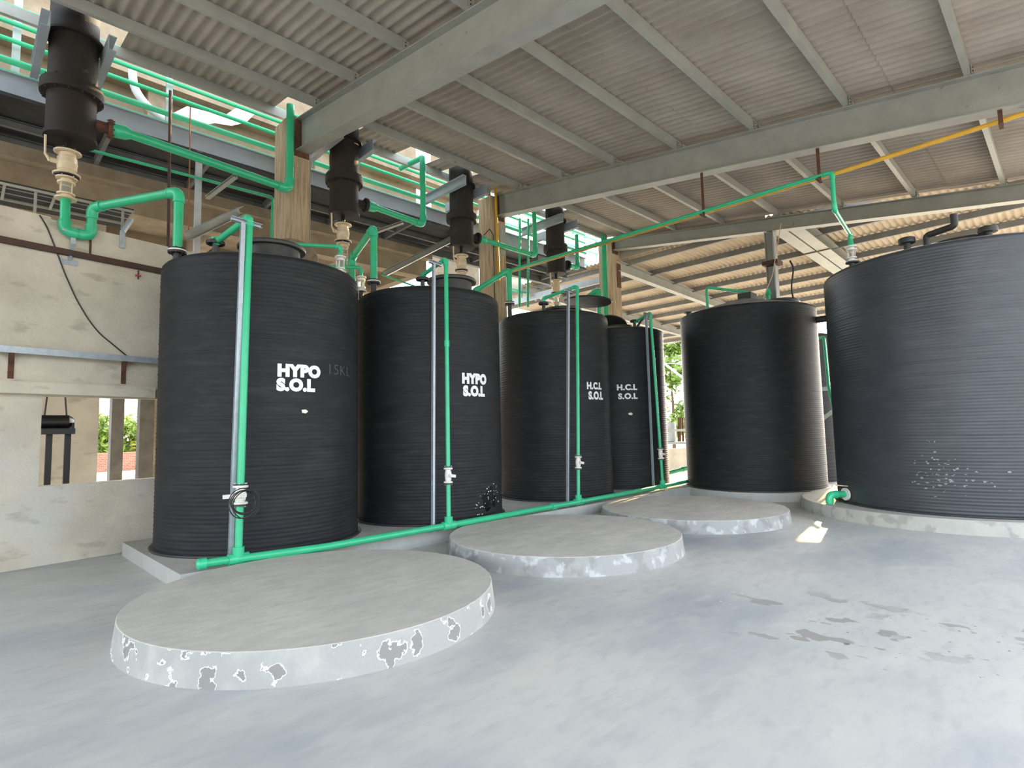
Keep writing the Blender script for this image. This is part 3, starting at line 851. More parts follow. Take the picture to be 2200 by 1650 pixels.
TK = [((2.94, 7.70), 1.215, 3.60), ((5.56, 7.53), 1.155, 3.62), ((8.79, 7.60), 1.125, 3.72), ((11.22, 7.74), 1.12, 3.70)]
LB = ['tall black ribbed plastic tank lettered HYPO S.O.L, nearest and leftmost', 'tall black ribbed tank lettered HYPO S.O.L with tar splash near its foot', 'tall black ribbed tank lettered H.C.L S.O.L with wide open lid', 'black tank lettered H.C.L S.O.L, last of the row']
tanks = []
for (c, r, zt), lb in zip(TK, LB):
    tanks.append(tank(lb, c, r, ZB, zt, .20))
t5 = tank('wide black ribbed tank without lettering, standing alone right of centre', (12.73, 5.2), 1.43, .165, 3.97, .38, 'grey_top', .003, .042)
t6 = tank('very large black ribbed tank with scuff marks at the right edge of the view', (11.55, 1.40), 1.75, .19, 3.99, .42, 'grey_top', .0045, .045, 'tank_big')
# lettering
T1, T2, T3, T4 = tanks
def letters(t, i, txt, size, px, py, sx=1.0, bold=.075):
    c, r, _ = TK[i]
    obj('lettering', wrap_text(txt, size, c, r+.009, px, py, bold, sx=sx), 'paint', t, label='white hand-painted %s lettering' % txt)
letters(T1, 0, 'HYPO', .185, 596, 806.5, 1.0)
letters(T1, 0, 'S.O.L', .185, 595, 837.5, 1.0)
letters(T2, 1, 'HYPO', .195, 993, 822, .88)
letters(T2, 1, 'S.O.L', .195, 996, 849, .88)
letters(T3, 2, 'H.C.L', .175, 1261, 835, .9, .05)
letters(T3, 2, 'S.O.L', .20, 1265, 857, .85, .05)
letters(T4, 3, 'H.C.L', .165, 1325, 838, 1.08, .05)
letters(T4, 3, 'S.O.L', .165, 1328.5, 857, 1.08, .05)
# faint chalk writing on the first tank
c, r, _ = TK[0]
mb = wrap_text('15KL', .19, c, r+.008, 702, 803, -.02, sx=1.1)
obj('chalk_writing', mb, 'chalk', T1, label='faint grey chalk 15KL writing')
obj('sticker', blob_patch(c, r+.012, 655, 884, .075, .05, 4, 5), 'sticker', T1, label='small torn white sticker')
c, r, _ = TK[3]
obj('sticker', blob_patch(c, r+.012, 1355, 889, .06, .035, 5, 6), 'sticker', T4, label='small white sticker')
# scuffs and splashes
c, r, _ = TK[1]
mb = MB()
for k, (px, py, w, h) in enumerate(((1048, 1072, .14, .13), (1056, 1058, .09, .12), (1050, 1088, .13, .07), (1062, 1075, .06, .12))):
    b = blob_patch(c, r+.009, px, py, w, h, k, 22)
    mb.add(b.v, b.f)
obj('tar_splash', mb, 'tar', T2, label='glossy black tar splash')
rnd = random.Random(3)
mb = MB()
for k in range(34):
    px, py = rnd.choice(((1036, 1078), (1060, 1050), (1030, 1095), (1045, 1060), (1068, 1068)))
    b = blob_patch(c, r+.011, px+rnd.uniform(-8, 7), py+rnd.uniform(-14, 12), rnd.uniform(.006, .02), rnd.uniform(.004, .014), 50+k, 7)
    mb.add(b.v, b.f)
obj('scuff_mark', mb, 'paint', T2, label='white scuffed flecks', kind='stuff')
c6 = (11.55, 1.40)
mb = MB()
rnd = random.Random(11)
for k in range(80):
    px = rnd.gauss(2012, 26) if k < 62 else rnd.uniform(1975, 2190)
    py = rnd.gauss(1015, 28) if k < 62 else rnd.gauss(1030, 12)
    w = rnd.uniform(.006, .03)
    b = blob_patch(c6, 1.75+.006, px, min(py, 1070), w, rnd.uniform(.004, .018), 200+k, 8)
    mb.add(b.v, b.f)
obj('scuff_mark', mb, 'scratch', t6, label='pale scuff marks', kind='stuff')
mb = MB()
for k, (px, py) in enumerate(((688, 1060), (728, 1065), (755, 1018), (1043, 720), (1050, 760), (1021, 760))):
    pass

# manholes
def manhole(t, p, r, h, lid='off', lidp=None):
    b = obj('manhole', MB().lathe([(-.25, r), (h-.03, r), (h-.03, r*1.2), (h, r*1.22), (h+.02, r*1.18), (h+.02, r*.9)], p, n=40), 'tank_top', t, .5)
    return b
q = P(600, 548, Z=3.70)
m1 = manhole(T1, V((2.91, 7.42, 3.72)), .35, .26)
ld = V((3.62, 8.12, 4.05))
obj('open_lid', MB().lathe([(0, .02), (0, .37), (.03, .39), (.045, .37), (.045, .02)], P(628, 556, Y=8.2), (0.25, 0.75, -0.25), 32), 'brown_lid', m1, label='dusty brown open lid')
m2 = manhole(T2, V((5.80, 7.22, 3.74)), .34, .26)
m3 = manhole(T3, V((8.95, 7.45, 3.82)), .34, .16)
q = P(1263, 650, Y=7.2)
obj('open_lid', MB().lathe([(0, .02), (0, .50), (.02, .52), (.035, .50), (.035, .02)], q, (0.05, -0.03, 1), 36), 'tank_top', m3, label='black disc lid tilted open')
m4 = manhole(T4, V((11.3, 7.7, 3.80)), .30, .12)
obj('open_lid', MB().lathe([(0, .05), (0, .38), (.03, .38), (.03, .05)], (11.35, 7.9, 4.02), (0.5, 0.1, 1), 30), 'tank_top', m4, label='black lid lying crooked')
obj('hose', MB().tube(rounded([V((11.0, 7.0, 3.75)), V((11.1, 6.9, 3.98)), V((11.6, 7.0, 4.02)), V((11.95, 7.2, 3.90)), V((12.1, 7.3, 3.74))], .12)[0], .028, 10), 'tank_top', T4)
m5 = manhole(t5, V((13.2, 4.62, 4.12)), .36, .12)
obj('lid', MB().lathe([(0, .36), (.0, .42), (.03, .42), (.06, .1), (.06, .02)], (13.2, 4.62, 4.26), n=36), 'tank_top', m5, label='closed black lid')
m6 = manhole(t6, V((11.9, 1.2, 4.36)), .4, .08)
obj('lid', MB().lathe([(0, .46), (.03, .46), (.05, .1)], (11.9, 1.2, 4.445), n=36), 'tank_top', m6, label='closed black lid')

# ---------------------------------------------------------------- long green header along the plinth
hp = [P(436, 1211, Z=.245), P(700, 1175, Z=.245), P(962, 1129, Z=.245), P(1245, 1078, Z=.245), P(1384, 1052, Z=.245), P(1476, 1034, Z=.245)]
hd = thing('green_header_pipe', 'long green header pipe lying in front of the row of tanks', 'pipe', (hp[0].x, hp[0].y, .19))
obj('pipe', MB().tube(hp, .042, 16), 'green', hd)
d0 = (hp[0]-hp[1]).normalized()
obj('end_cap', MB().tube([hp[0]-d0*.03, hp[0]+d0*.04, hp[0]+d0*.06], [.057, .057, .035], 16), 'green_fit', hd)
tees = [P(512, 1200, Z=.245), P(964, 1129, Z=.245), P(1243, 1078, Z=.245), P(1424, 1045, Z=.245)]
for q in tees:
    obj('tee', MB().tube([q-V((.10, 0, 0))+V((0, .0, 0)), q+V((.10, 0, 0))], .056, 16).tube([q, q+V((0, 0, .12))], .056, 16), 'green_fit', hd)
obj('coupling', MB().tube([hp[2]+(hp[3]-hp[2])*.74, hp[2]+(hp[3]-hp[2])*.78], .055, 16), 'green_fit', hd)

# ---------------------------------------------------------------- risers in front of the tanks
def cont(p0, px, py, y): return P(px, py, Y=y)
RIS = [
 dict(tee=tees[0], top=P(536, 466, Y=6.32), vy=(1040, 1086), noz=(463, 522), nzZ=3.93, tip=(463, 540), t=T1, i=0, lb='nearest tank'),
 dict(tee=tees[1], top=P(958, 556, Y=6.30), vy=(1003, 1040), noz=(908, 600), nzZ=3.93, tip=(908, 615), t=T2, i=1, lb='second tank'),
 dict(tee=tees[2], top=P(1240, 615, Y=6.38), vy=(980, 1008), noz=(1168, 652), nzZ=3.93, tip=(1168, 662), t=T3, i=2, lb='third tank'),
 dict(tee=tees[3], top=P(1397, 672, Y=6.45), vy=(963, 987), noz=(1363, 690), nzZ=3.93, tip=(1363, 700), t=T4, i=3, lb='fourth tank'),
]
for k, R_ in enumerate(RIS):
    te, top = R_['tee'], R_['top']
    ri = thing('green_riser_pipe', 'green riser pipe with a white valve standing in front of the %s' % R_['lb'], 'pipe', (te.x, te.y, .24))
    ct, rt, zt = TK[R_['i']]
    # nozzle on the tank top: where the sight line meets the height of the flange
    nz = P(*R_['noz'], Z=zt+.22)
    nz = V((nz.x, nz.y, zt+.22))
    if (V((nz.x, nz.y))-V(ct)).length > rt-.1:
        dd = (V((nz.x, nz.y))-V(ct)).normalized()*(rt-.14)
        nz = V((ct[0]+dd.x, ct[1]+dd.y, nz.z))
    tz = top.z
    rr = .031 if k else .038
    pr = [te+V((0, 0, .1)), top, V((nz.x, nz.y, top.z-.10)), nz+V((0, 0, .03))]
    vz = [P(0.0+ (te.x*0+1), 1, Y=1)]
    # valve heights from the photographed positions
    def atpx(py):
        # point on the riser axis seen at image row py
        best = None
        for s in range(401):
            q = (te+V((0, 0, .1))).lerp(top, s/400)
            d = q-V((0, 0, CAM_H))
            yy = 825-FPX*d.dot(UP)/d.dot(_f)
            if best is None or abs(yy-py) < best[0]: best = (abs(yy-py), q)
        return best[1]
    v1, v0 = atpx(R_['vy'][0]), atpx(R_['vy'][1])
    obj('lower_pipe', MB().tube([te+V((0, 0, .1)), v0], rr, 16), 'green', ri)
    pipe_parts(ri, [v1]+pr[1:], rr, name='upper_pipe')
    ball_valve(ri, v0, v1, rr*.95, 'white', hdir=(-1, 0, 0) if k == 0 else (.6, 0, -.1), hl=.19 if k == 0 else .08)
    if k == 1:
        a, b = atpx(746), atpx(732)
        obj('coupling', MB().tube([a, b], rr*1.25, 16), 'green_fit', ri)
    # nozzle and flanges belong to the tank
    obj('nozzle', MB().tube([V((nz.x, nz.y, zt-.02)), nz-V((0, 0, .005))], .034, 14), 'tank_top', R_['t'])
    obj('nozzle_flange', MB().lathe([(-.02, .03), (-.02, .10), (0, .105), (.004, .105), (.006, .098), (.02, .098), (.02, .03)], nz, n=22), 'gasket', R_['t'])
    bolts(R_['t'], nz, (0, 0, 1), .085, 6, .007, .06, 'gasket')
    # steel channel beside it
    ob = ((495, 1195), (930, 1130), (1219, 1080), (1404, 1045))[k]
    off = P(*ob, Y=te.y+.11)
    tp = (P(522, 478, Y=6.30), P(932, 566, Y=6.30), P(1221, 626, Y=6.38), P(1388, 676, Y=6.45))[k]
    off = V((off.x, off.y, .17))
    ch = thing('support_channel', 'blue grey steel channel upright beside the riser of the %s' % R_['lb'], 'support', (off.x, off.y, .17))
    obj('upright', MB().cbeam(off, tp, .046 if k == 0 else .036, .04, .005, up=(0, 1, 0)), 'galv', ch)
    lx = .20 if k == 0 else .13
    obj('cross_arm', MB().cbeam(tp+V((-lx*.6, -.0, .02)), tp+V((lx, 0, -.0)), .05, .045, .005), 'galv', ch)

# coiled cable on the first valve
cc = P(521, 1080, Y=5.98)
mb = MB()
rnd = random.Random(5)
for k in range(5):
    rx = .115+.012*k*rnd.uniform(.5, 1.2)
    ox, oz = rnd.uniform(-.02, .035), rnd.uniform(-.02, .01)
    pts = [cc+V((ox+rx*math.cos(a)*.95, -.012*k+.03*math.sin(a*2+k), oz+rx*math.sin(a)*.95)) for a in [2*PI*i/28 for i in range(28)]]
    mb.tube(pts, .0055, 6, closed=True)
tag(obj('cable_coil', mb, 'cable'), 'coil of thin black cable hung on the white valve of the nearest riser', 'cable')

# ---------------------------------------------------------------- black scrubber vessels at the roof edge
VX = [(0.90, 8.9), (4.74, 8.9), (7.44, 8.9), (10.48, 8.9)]
VL = ['nearest black stained vessel hung at the top left corner', 'second black vessel, just right of the first concrete column', 'third black vessel, left of the second concrete column', 'fourth and farthest black vessel, in front of the bright sky gaps']
VR = [.262, .25, .25, .235]
for k, ((x, y), lb) in enumerate(zip(VX, VL)):
    r = VR[k]
    zb = 5.36
    t = thing('scrubber_vessel', lb, 'vessel', (x, y, zb))
    obj('body', MB().lathe([(zb, r*.55), (zb+.03, r), (zb+.62, r), (zb+.62, r), (zb+2.9, r)], (x, y, 0), n=32), 'vessel', t, .5)
    obj('girth_flange', MB().lathe([(zb+.55, r), (zb+.56, r*1.28), (zb+.62, r*1.30), (zb+.64, r*1.28), (zb+.70, r*1.28), (zb+.71, r)], (x, y, 0), n=32), 'vessel', t)
    bolts(t, (x, y, zb+.63), (0, 0, 1), r*1.19, 14, .013, .2, 'vessel')
    obj('bottom_ring', MB().lathe([(zb-.01, r*.8), (zb-.01, r*1.06), (zb+.05, r*1.06), (zb+.05, r*.9)], (x, y, 0), n=32), 'vessel', t)
    obj('drain_pipe', MB().tube([(x-.02, y, zb+.04), (x-.02, y, zb-.16)], .035, 12), 'black_iron', t)
    # side outlet
    zo = zb+.28
    ax = V((1, -.12, 0)).normalized()
    o = V((x, y, zo))
    obj('side_outlet', MB().tube([o+ax*r*.9, o+ax*(r+.16)], .07, 16).lathe([(r+.13, .06), (r+.13, .125), (r+.155, .13), (r+.18, .125), (r+.18, .06)], o, ax, 20), 'rust' if k < 1 else 'vessel', t)
    bolts(t, o+ax*(r+.155), ax, .105, 8, .009, .09, 'rust' if k < 1 else 'vessel')
    # lugs and ring sitting on the arms
    obj('support_ring', MB().lathe([(zb+1.32, r), (zb+1.32, r*1.22), (zb+1.35, r*1.22), (zb+1.35, r)], (x, y, 0), n=24), 'vessel', t)
    for s in (-1, 1):
        a0 = V((x+s*(r+.07), 8.40, zb+1.22))
        a1 = V((x+s*(r+.07), 9.80, zb+1.22))
        obj('support_arm', MB().cbeam(a0, a1, .09, .20, .010, flip=s), 'steel_blue', t)

# outlet pipes from the vessels
OUT = [((250, 298), (622, 407), (629, 228), 'nearest vessel, rising beside the first concrete column', .062), ((800, 452), (909, 483), (908, 338), 'second vessel, rising to the right of it', .058), ((1042, 523), (1150, 549), (1151, 440), 'third vessel, passing the second concrete column', .055), ((1228, 571), (1241, 572), (1239, 478), 'fourth vessel, a short upward bend', .05)]
for k, (a, b, c, lb, r) in enumerate(OUT):
    x, y = VX[k]
    ax = V((1, -.12, 0)).normalized()
    s = V((x, y, 5.64))+ax*(VR[k]+.18)
    yb = 8.80
    pb = P(*b, Y=yb)
    pc = P(*c, Y=yb)
    t = thing('vessel_outlet_pipe', 'green outlet pipe from the %s' % lb, 'pipe', tuple(s))
    obj('reducer', MB().tube([s, s+ax*.14, s+ax*.2], [r*1.55, r*1.5, r*1.05], 16), 'green_fit', t)
    if k == 3: pb = V((s.x+.32, yb, s.z-.02)); pc = V((pb.x, yb, 6.5))
    pipe_parts(t, [s+ax*.18, pb, V((pb.x, yb, pc.z))], r, rad=r*1.8)
    if k == 1:
        obj('top_branch', MB().tube([V((pb.x, yb, pc.z)), V((pb.x-.05, yb+.7, pc.z))], r*.9, 12), 'green', t)

# valves, sight glasses and bent pipes under the vessels
def S_pipe(k, valve_px, path, r, lb, sg=True):
    x, y = VX[k]
    top = V((x-.02, y, 5.20))
    t = thing('bent_green_pipe', lb, 'pipe', (x, y, 4.4))
    bot = top-V((0, 0, .34))
    ball_valve(t, bot, top, .070, 'cream', hdir=(-1, -.1, 0), up_handle=True, hl=.30)
    b2 = bot-V((0, 0, .30))
    sight_glass(t, b2, bot-V((0, 0, .015)), .06, 'cream')
    pts = [b2]+path(b2)
    pipe_parts(t, pts, r, rad=r*1.5)
    return t, pts
def nzflange(t, p, zt, r):
    obj('nozzle', MB().tube([V((p.x, p.y, zt-.03)), p-V((0, 0, .02))], r*.85, 16), 'tank_top', t)
    obj('nozzle_flange', MB().lathe([(-.03, r*.8), (-.03, r*1.9), (-.003, r*1.95), (-.003, r*.8)], p, n=26), 'gasket', t)
    obj('backing_flange', MB().lathe([(.018, r*.8), (.018, r*1.8), (.034, r*1.8), (.034, r*.8)], p, n=26), 'gasket', t)
    bolts(t, p, (0, 0, 1), r*1.55, 8, .008, .09, 'gasket')
    obj('flange_ring', MB().lathe([(-.002, r*.8), (-.002, r*1.88), (.016, r*1.88), (.016, r*.8)], p, n=26), 'white', t)
R1 = .055
def foot(px, py, c, s=-.15, rmax=None):
    """point of the tank top on the sight line nearest the tank's axis, a little towards the viewer"""
    d = ray(px, py)
    h = V((d.x, d.y)).normalized()
    t = V(c).dot(h)+s
    q = h*t
    k = t/V((d.x, d.y)).length
    return V((q.x, q.y, CAM_H+d.z*k))
n1 = foot(381, 540, TK[0][0])
nzflange(T1, n1, 3.6, R1)
def path1(b):
    zl = 4.13
    return [V((b.x, 8.86, zl)), V((b.x+.27, 8.86, zl-.0)), V((b.x+.27, 8.84, zl+.38)), V((n1.x, n1.y, P(385, 412, Y=n1.y).z)), n1+V((0, 0, .03))]
S_pipe(0, None, path1, R1, 'thick green pipe with a U bend dropping to the left side of the nearest tank')
n2 = foot(803, 606, TK[1][0])
nzflange(T2, n2, 3.62, R1)
S_pipe(1, None, lambda b: [V((b.x, 8.9, 4.1)), V((b.x+.12, 8.8, 4.08)), V((b.x+.12, 8.8, P(750, 553, Y=8.8).z)), V((n2.x, n2.y, P(804, 490, Y=n2.y).z)), n2+V((0, 0, .03))], .056, 'green pipe dropping to the left side of the second tank')
n3 = foot(1095, 652, TK[2][0])
nzflange(T3, n3, 3.72, .054)
S_pipe(2, None, lambda b: [V((b.x, 8.9, 4.05)), V((b.x+.15, 8.7, 4.05)), V((b.x+.15, 8.7, 4.40)), V((n3.x, n3.y, P(1093, 580, Y=n3.y).z)), n3+V((0, 0, .03))], .056, 'green pipe dropping to the left side of the third tank')
n4 = foot(1288, 680, TK[3][0], -.4)
nzflange(T4, n4, 3.70, .052)
S_pipe(3, None, lambda b: [V((b.x, 8.9, 4.05)), V((b.x+.05, 8.6, 4.05)), V((b.x+.05, 8.6, 4.4)), V((n4.x, n4.y, P(1286, 622, Y=n4.y).z)), n4+V((0, 0, .03))], .056, 'green pipe with cream valve dropping behind the third tank lid')

# small sight-glass branches on the backs of the first two tanks
for (px, py, lb, c, rt, zt, T_) in ((724, 590, 'behind the right shoulder of the nearest tank', TK[0][0], TK[0][1], 3.6, T1), (774, 600, 'on the left shoulder of the second tank', TK[1][0], TK[1][1], 3.62, T2)):
    q = foot(731, 590, c, .25) if px < 740 else foot(776, 630, c, -.1)
    t = thing('sight_glass_branch', 'thin green branch with a clear sight glass %s' % lb, 'pipe', tuple(q))
    sight_glass(t, q+V((0, 0, .03)), q+V((0, 0, .27)), .042, 'white')
    pipe_parts(t, [q+V((0, 0, .27)), q+V((0, 0, .42)), q+V((-.7, .15, .34))], .028)
    obj('stub', MB().tube([q-V((0, 0, .1)), q+V((0, 0, .03))], .034, 12), 'tank_top', t)

# ---------------------------------------------------------------- pipe rack and platform behind the columns
RY = 9.9
rz = [7.45, 7.22, 6.97, 6.66, 6.56]
for i, z in enumerate(rz):
    y = RY+(.0, .0, .0, -.02, .1)[i]
    tag(obj('rack_pipe', MB().tube([(-3, y, z), (13.0, y, z)], (.032, .032, .032, .045, .025)[i], 10), 'green'), 'green rack pipe running behind the columns, %s from the top' % ORD[i], 'pipe', 'green pipes of the rack')
for i, px in enumerate((30, 365, 910)):
    q = P(px, 200, Y=RY+.08)
    tag(obj('rack_post', MB().cbeam((q.x, RY+.12, 6.45), (q.x, RY+.12, 7.75), .09, .05, .006, up=(0, 1, 0)), 'white_steel'), 'pale steel upright holding the green rack pipes, %s from the left' % ORD[i], 'post', 'uprights of the pipe rack')
t = thing('steel_platform', 'dark steel platform with grey edge beams hung behind the concrete columns', 'platform', (5, 10.4, 5.95))
obj('front_beam', MB().ibeam((-3, 9.87, 6.32), (12.9, 9.87, 6.32), .14, .30), 'steel_blue', t)
obj('back_beam', MB().ibeam((-3, 11.05, 5.98), (12.9, 11.05, 5.98), .12, .2), 'platform_steel', t)
obj('middle_beam', MB().cbeam((-3, 10.5, 6.05), (12.9, 10.5, 6.05), .06, .12), 'platform_steel', t)
for i in range(12):
    x = -2.6+i*1.35
    obj('cross_beam', MB().cbeam((x, 9.85, 6.06), (x, 11.1, 6.02), .06, .14), 'platform_steel', t)
obj('deck_plate', MB().b2(-3, 12.9, 9.8, 11.15, 6.12, 6.15), 'dark_steel', t)
for i, (a, b, lb) in enumerate((((405, 507, 9.45), (520, 452, 9.95), 'grey channel brace reaching down to the wall behind the nearest tank'), ((826, 588, 10.6), (1003, 497, 9.9), 'grey inclined channel beam behind the second tank'), ((445, 425, 9.7), (507, 378, 9.0), 'thin grey angle brace below the outlet pipe of the nearest vessel'), ((790, 505, 9.7), (865, 478, 9.0), 'thin grey angle brace below the outlet pipe of the second vessel'))):
    p0, p1 = P(a[0], a[1], Y=a[2]), P(b[0], b[1], Y=b[2])
    tag(obj('channel_brace', MB().cbeam(p0, p1, .07 if i > 1 else .12, .05 if i > 1 else .13, .008), 'steel'), lb, 'brace')
# brown hanger posts left of the first column
tag(obj('hanger_rod', MB().tube([P(366, 195, Y=9.5), P(361, 560, Y=9.5)], .022, 8), 'brown'), 'dark brown steel pole standing behind the bent green pipe', 'rod')
tag(obj('hanger_rod', MB().tube([P(409, 230, Y=9.6), P(405, 500, Y=9.6)], .010, 8), 'orange_rust'), 'thin rusty rod left of the first concrete column', 'rod')
tag(obj('pale_post', MB().b2(P(425, 480, Y=9.85).x-.05, P(425, 480, Y=9.85).x+.04, 9.83, 9.89, 3.9, 6.18), 'white_steel'), 'pale timber post hanging from the platform above the nearest tank', 'post')
# thin green line under the platform
single_pipe('green_service_pipe', [P(165, 315, Y=9.6), P(586, 424, Y=9.6), P(583, 520, Y=9.6)], .022, 'green', 'thin green pipe running below the platform and down by the first column')
single_pipe('green_service_pipe', [P(650, 552, Y=11.5), P(760, 556, Y=11.5), P(905, 545, Y=11.5)], .018, 'green', 'thin level green pipe in front of the tan block wall')
single_pipe('green_service_pipe', [P(820, 590, Y=10.6), P(985, 648, Y=10.6)], .02, 'green', 'thin green pipe sloping behind the second tank')
for i, px in enumerate((1117, 1186-51)):
    single_pipe('green_service_pipe', [P(px, 470, Y=9.3), P(px-1, 660, Y=9.3)], .03, 'green', 'vertical green pipe right of the second concrete column, %s of two' % ('left' if i == 0 else 'right'))
for i in range(3):
    x = 12.66+.075*i
    single_pipe('green_service_pipe', [V((x, 9.05, 0.0)), V((x, 9.05, 6.9))], .026, 'green', 'vertical green pipe of the bundle beside the third column, %s from the left' % ORD[i], group='green pipe bundle')
single_pipe('yellow_drop_pipe', [P(1064, 405, Y=8.93), P(1072, 606, Y=8.93)], .03, 'yellow', 'yellow vertical pipe on the front of the second concrete column')
single_pipe('black_conduit', [P(1040, 505, Y=8.92), P(1052, 492, Y=8.92), P(1060, 505, Y=8.92), P(1064, 690, Y=8.95)], .010, 'cable', 'thin black conduit looping down the second concrete column', 'cable')

# ---------------------------------------------------------------- overhead lines on the middle rafter
HX = 8.60
p_end = P(1787, 370, X=HX)
nz6 = P(1831, 570, Z=4.08)
ov = thing('overhead_green_pipe', 'green overhead pipe hung below the middle rafter and bending down to the big tank', 'pipe', tuple(p_end))
dl = P(1787, 452, X=HX)
dr = P(1829, 489, Z=4.55)
a = P(1285, 522, X=HX)
nz6v = V((nz6.x, nz6.y, 4.10))
mid = V((nz6.x, nz6.y, 4.60))
pipe_parts(ov, [V((HX, 8.96, a.z)), p_end, V((HX, p_end.y, dl.z)), mid, V((nz6.x, nz6.y, 4.46))], .030, rad=.06)
obj('reducer', MB().tube([V((nz6.x, nz6.y, 4.50)), V((nz6.x, nz6.y, 4.40))], [.035, .052], 14), 'green_fit', ov)
sight_glass(ov, V((nz6.x, nz6.y, 4.14)), V((nz6.x, nz6.y, 4.40)), .046, 'white')
obj('nozzle', MB().tube([V((nz6.x, nz6.y, 3.9)), V((nz6.x, nz6.y, 4.13))], .045, 14).lathe([(0, .04), (0, .095), (.02, .095), (.02, .04)], V((nz6.x, nz6.y, 4.115)), n=20), 'tank_top', t6)
ya, yb_ = P(2230, 232, X=HX-.08), P(1790, 370, X=HX-.08)
zyl = 4.99
single_pipe('yellow_overhead_pipe', [V((HX+.09, -1.5, P(2200, 240, X=HX+.09).z)), V((HX+.09, 2.1, P(1790, 374, X=HX+.09).z)), V((HX+.09, 8.9, P(1285, 526, X=HX+.09).z))], .028, 'yellow', 'yellow pipe running beside the green one below the middle rafter')
for i, (px, y0, y1, lb) in enumerate(((1513, 322, 460, 'rusty hanger strap on the middle rafter, the longer left one'), (1762, 320, 392, 'rusty hanger strap on the middle rafter, near the pipe bend'), (2152, 238, 278, 'rusty hanger clamp holding the yellow pipe at the far right'))):
    q0, q1 = P(px, y0, X=HX), P(px, y1, X=HX)
    tag(obj('pipe_hanger', MB().bar(V((HX-.02, q1.y, zr(q1.y)-.49)), V((HX-.02, q1.y, 4.93)), .006, .045, up=(0, 1, 0)).b2(HX-.14, HX+.05, q1.y-.02, q1.y+.02, 4.925, 4.935), 'rust'), lb, 'hanger')

# ---------------------------------------------------------------- fittings on the large tanks
def mushroom(t, px, py, z, r, h, zb):
    q = P(px, py, Z=z)
    mb = MB().lathe([(-h, r*.42), (-.04, r*.42), (-.04, r*.95), (-.01, r), (.04, r*.95), (.05, r*.8)], (q.x, q.y, z), n=24)
    obj('vent', mb, 'tank_top', t)
mushroom(t6, 1948, 518, 4.40, .12, .36, 4)
mushroom(t6, 2122, 494, 4.48, .13, .40, 4)
q = P(1992, 530, Z=4.28)
obj('overflow_bend', MB().tube(rounded([q-V((0, 0, .2)), q+V((0, 0, .18)), q+V((-.15, -.38, .2)), q+V((-.15, -.38, .38))], .05)[0], .05, 14), 'tank_top', t6)
for (px, py, z) in ((1601, 640, 3.95), (1762, 676, 3.5)):
    q = P(px, py, Z=z)
obj('vent', MB().lathe([(-.1, .04), (.16, .04), (.16, .09), (.19, .09), (.19, .03)], (12.26, 6.36, 4.02), n=16), 'tank_top', t5)
q = V((12.73+.2, 5.2-1.43, 3.70))
ax = V((.1, -1, 0)).normalized()
obj('side_nozzle', MB().lathe([(-.05, .07), (.22, .07), (.22, .12), (.25, .12), (.25, .05)], q, ax, 20), 'tank_top', t5)
q0 = V((11.95, 5.72, 4.1))
zt5 = 4.42
single_pipe('green_branch_pipe', [q0, V((q0.x, q0.y, P(1554, 610, X=q0.x).z)), V((12.75, 5.1, 4.52)), V((12.75, 5.1, 4.36))], .032, 'green', 'small green pipe arching over the tank right of centre')
obj('square_box', MB().b2(12.6, 12.95, 5.0, 5.3, 4.25, 4.50), 'tank_top', t5)
obj('small_nozzle', MB().lathe([(-.1, .05), (.05, .05), (.05, .07), (.08, .07), (.2, .03)], (12.95, 4.75, 4.38), n=16), 'green_fit', t5)
tag(obj('rope', MB().tube([P(1640, 640, X=12.6), P(1660, 590, X=12.6), P(1678, 480, X=13.0)], .008, 6), 'cream'), 'thin pale rope hanging from the rafter to the tank right of centre', 'rope')
tag(obj('cable_bundle', MB().tube(rounded([P(1697, 560, X=13.0), P(1705, 575, X=13.0), P(1700, 620, X=13.0), P(1704, 640, X=13.0)], .1)[0], .018, 8), 'cable'), 'black cable bundle tied beside the steel post', 'cable')

# outlet valve between the two large tanks
q = V((10.75, 2.95, .36))
t = thing('outlet_valve_pipe', 'pale flanged valve with a green elbow low between the two large tanks', 'valve', tuple(q))
ax = V((-.55, .45, 0)).normalized()
o = V((10.62, 2.62, .34))
obj('stub', MB().tube([o-ax*.1, o], .07, 14), 'tank_top', t)
obj('valve_body', MB().lathe([(0, .1), (.03, .1), (.03, .07), (.10, .085), (.20, .085), (.25, .07), (.25, .1), (.28, .1)], o, ax, 22), 'white', t)
obj('handle', MB().bar(o+ax*.14+V((0, 0, .12)), o+ax*.42+V((0, 0, .15)), .035, .015).tube([o+ax*.14, o+ax*.14+V((0, 0, .13))], .02), 'cream', t)
pipe_parts(t, [o+ax*.28, o+ax*.55, o+ax*.55+V((0, 0, -.16))], .05)

# ---------------------------------------------------------------- things between and beyond the tanks
t = thing('storage_tank', 'dark tank standing far back in the gap between the two large tanks', 'tank', (16.6, 5.62, 0))
obj('shell', tank_shell((16.6, 5.62), 1.13, 0, 3.85, .09, .006, 64), 'tank', t, 1.3)
obj('dome', MB().lathe([(3.88, 1.1), (4.1, .05)], (16.6, 5.62, 0), n=48), 'tank_top', t)
tag(obj('steel_strut', MB().bar((14.9, 4.9, 2.35), (15.3, 3.9, 2.35), .02, .10), 'white_steel'), 'level pale strut in the gap between the two large tanks', 'strut')
tag(obj('steel_strut', MB().bar((14.9, 4.7, 1.35), (15.1, 4.0, 1.95), .02, .09), 'white_steel'), 'slanting pale strut in the gap between the two large tanks', 'strut')
single_pipe('green_drop_pipe', [V((15.75, 4.95, 3.6)), V((15.0, 4.25, 3.62)), V((15.0, 4.22, 2.4)), V((14.7, 4.0, 1.3))], .035, 'green', 'thin green pipe hanging in the gap between the two large tanks')
tag(obj('low_wall', MB().b2(16, 28, 9.9, 10.1, 0, .75), 'wall'), 'low sunlit plastered wall beyond the last tank of the row', 'wall panel')
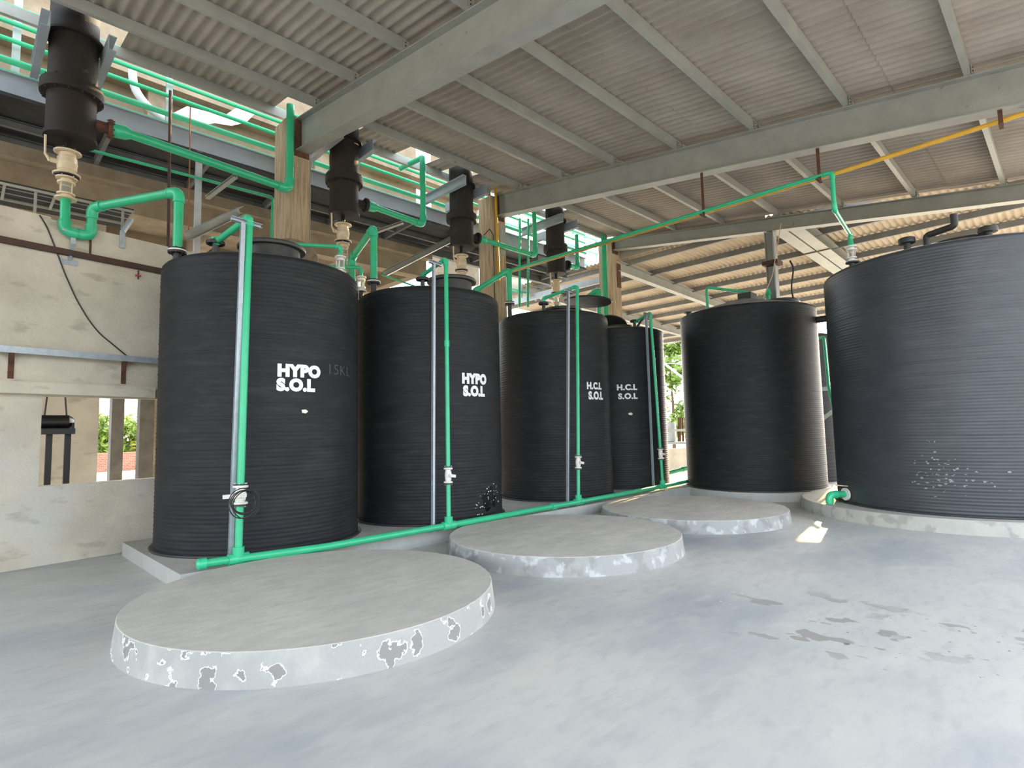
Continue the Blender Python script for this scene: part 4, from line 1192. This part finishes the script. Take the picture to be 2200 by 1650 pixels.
tag(obj('steel_rack', MB().b2(22.0, 22.1, 11.0, 13.4, 1.30, 1.40).b2(22.0, 22.8, 11.0, 13.4, .75, .85).b2(22, 22.1, 11.0, 11.1, 0, 2.4).b2(22.7, 22.8, 11.0, 11.1, 0, 2.4).b2(22, 22.1, 13.3, 13.4, 0, 2.4).b2(22.7, 22.8, 13.3, 13.4, 0, 2.4), 'steel'), 'grey steel rack in front of the rusty bundle in the far gap', 'rack')
tag(obj('pale_drum', MB().lathe([(.86, .28), (.89, .3), (1.65, .3), (1.7, .27)], (22.35, 12.75, 0), n=20), 'drum'), 'pale blue drum on the rack in the far gap', 'drum')
mb = MB()
rnd = random.Random(2)
for k in range(9):
    y = 11.5+k*.1
    mb.tube([(22.35+rnd.uniform(-.1, .1), y, .86), (22.35+rnd.uniform(-.1, .1), y+rnd.uniform(-.03, .03), 1.9)], .045, 8)
o = tag(obj('rusty_bundle', mb, 'rust'), 'bundle of rusty rods standing on the rack in the far gap', 'rods')
t = thing('green_floor_pipe', 'green pipe bend lying in the sun past the last tank of the row', 'pipe', (13.2, 7.2, .1))
pipe_parts(t, [V((12.3, 7.6, .25)), V((13.6, 7.3, .42)), V((14.0, 6.75, .42)), V((14.0, 6.7, .1))], .05)

tag(obj('boundary_wall', MB().b2(-10, 30, 33, 33.25, -.05, .85), 'brick'), 'low red brick boundary wall outside, seen through the wall opening', 'wall')
def tree(label, x, y, h, R, m, seed, n=900, z0=1.2, ls=1.0):
    t = thing('tree', label, 'tree', (x, y, 0))
    rnd = random.Random(seed)
    obj('trunk', MB().tube([(x, y, -.1), (x+.1, y, h*.4), (x, y+.1, h*.75)], [.14, .10, .04], 8), 'bark', t)
    mb = MB()
    cl = [(rnd.gauss(0, R*.45), rnd.gauss(0, R*.45), rnd.uniform(z0, h)) for _ in range(26)]
    for i in range(n):
        cx, cy, cz = rnd.choice(cl)
        p = V((x+cx+rnd.gauss(0, R*.16), y+cy+rnd.gauss(0, R*.16), max(.3, cz+rnd.gauss(0, R*.16))))
        a = V((rnd.gauss(0, 1), rnd.gauss(0, 1), rnd.gauss(0, 1))).normalized()
        b = a.orthogonal().normalized()
        s = rnd.uniform(.07, .16)*ls
        mb.add([p-a*s, p+b*s*.5, p+a*s, p-b*s*.5], [(0, 1, 2, 3)])
    obj('foliage', mb, m, t)
tree('yellow green bushy tree behind the brick wall, right of the concrete column', 8.7, 38, 2.5, 1.15, 'leaf2', 1, 4200, .3, 1.5)
tree('green bushy tree behind the brick wall, left of the concrete column', 6.2, 38, 2.8, 1.05, 'leaf', 2, 4000, .3, 1.5)
tree('leafy green tree in the narrow gap beyond the last tank of the row', 36, 20.2, 8.0, 1.8, 'leaf', 3, 4200, 1.0, 1.8)
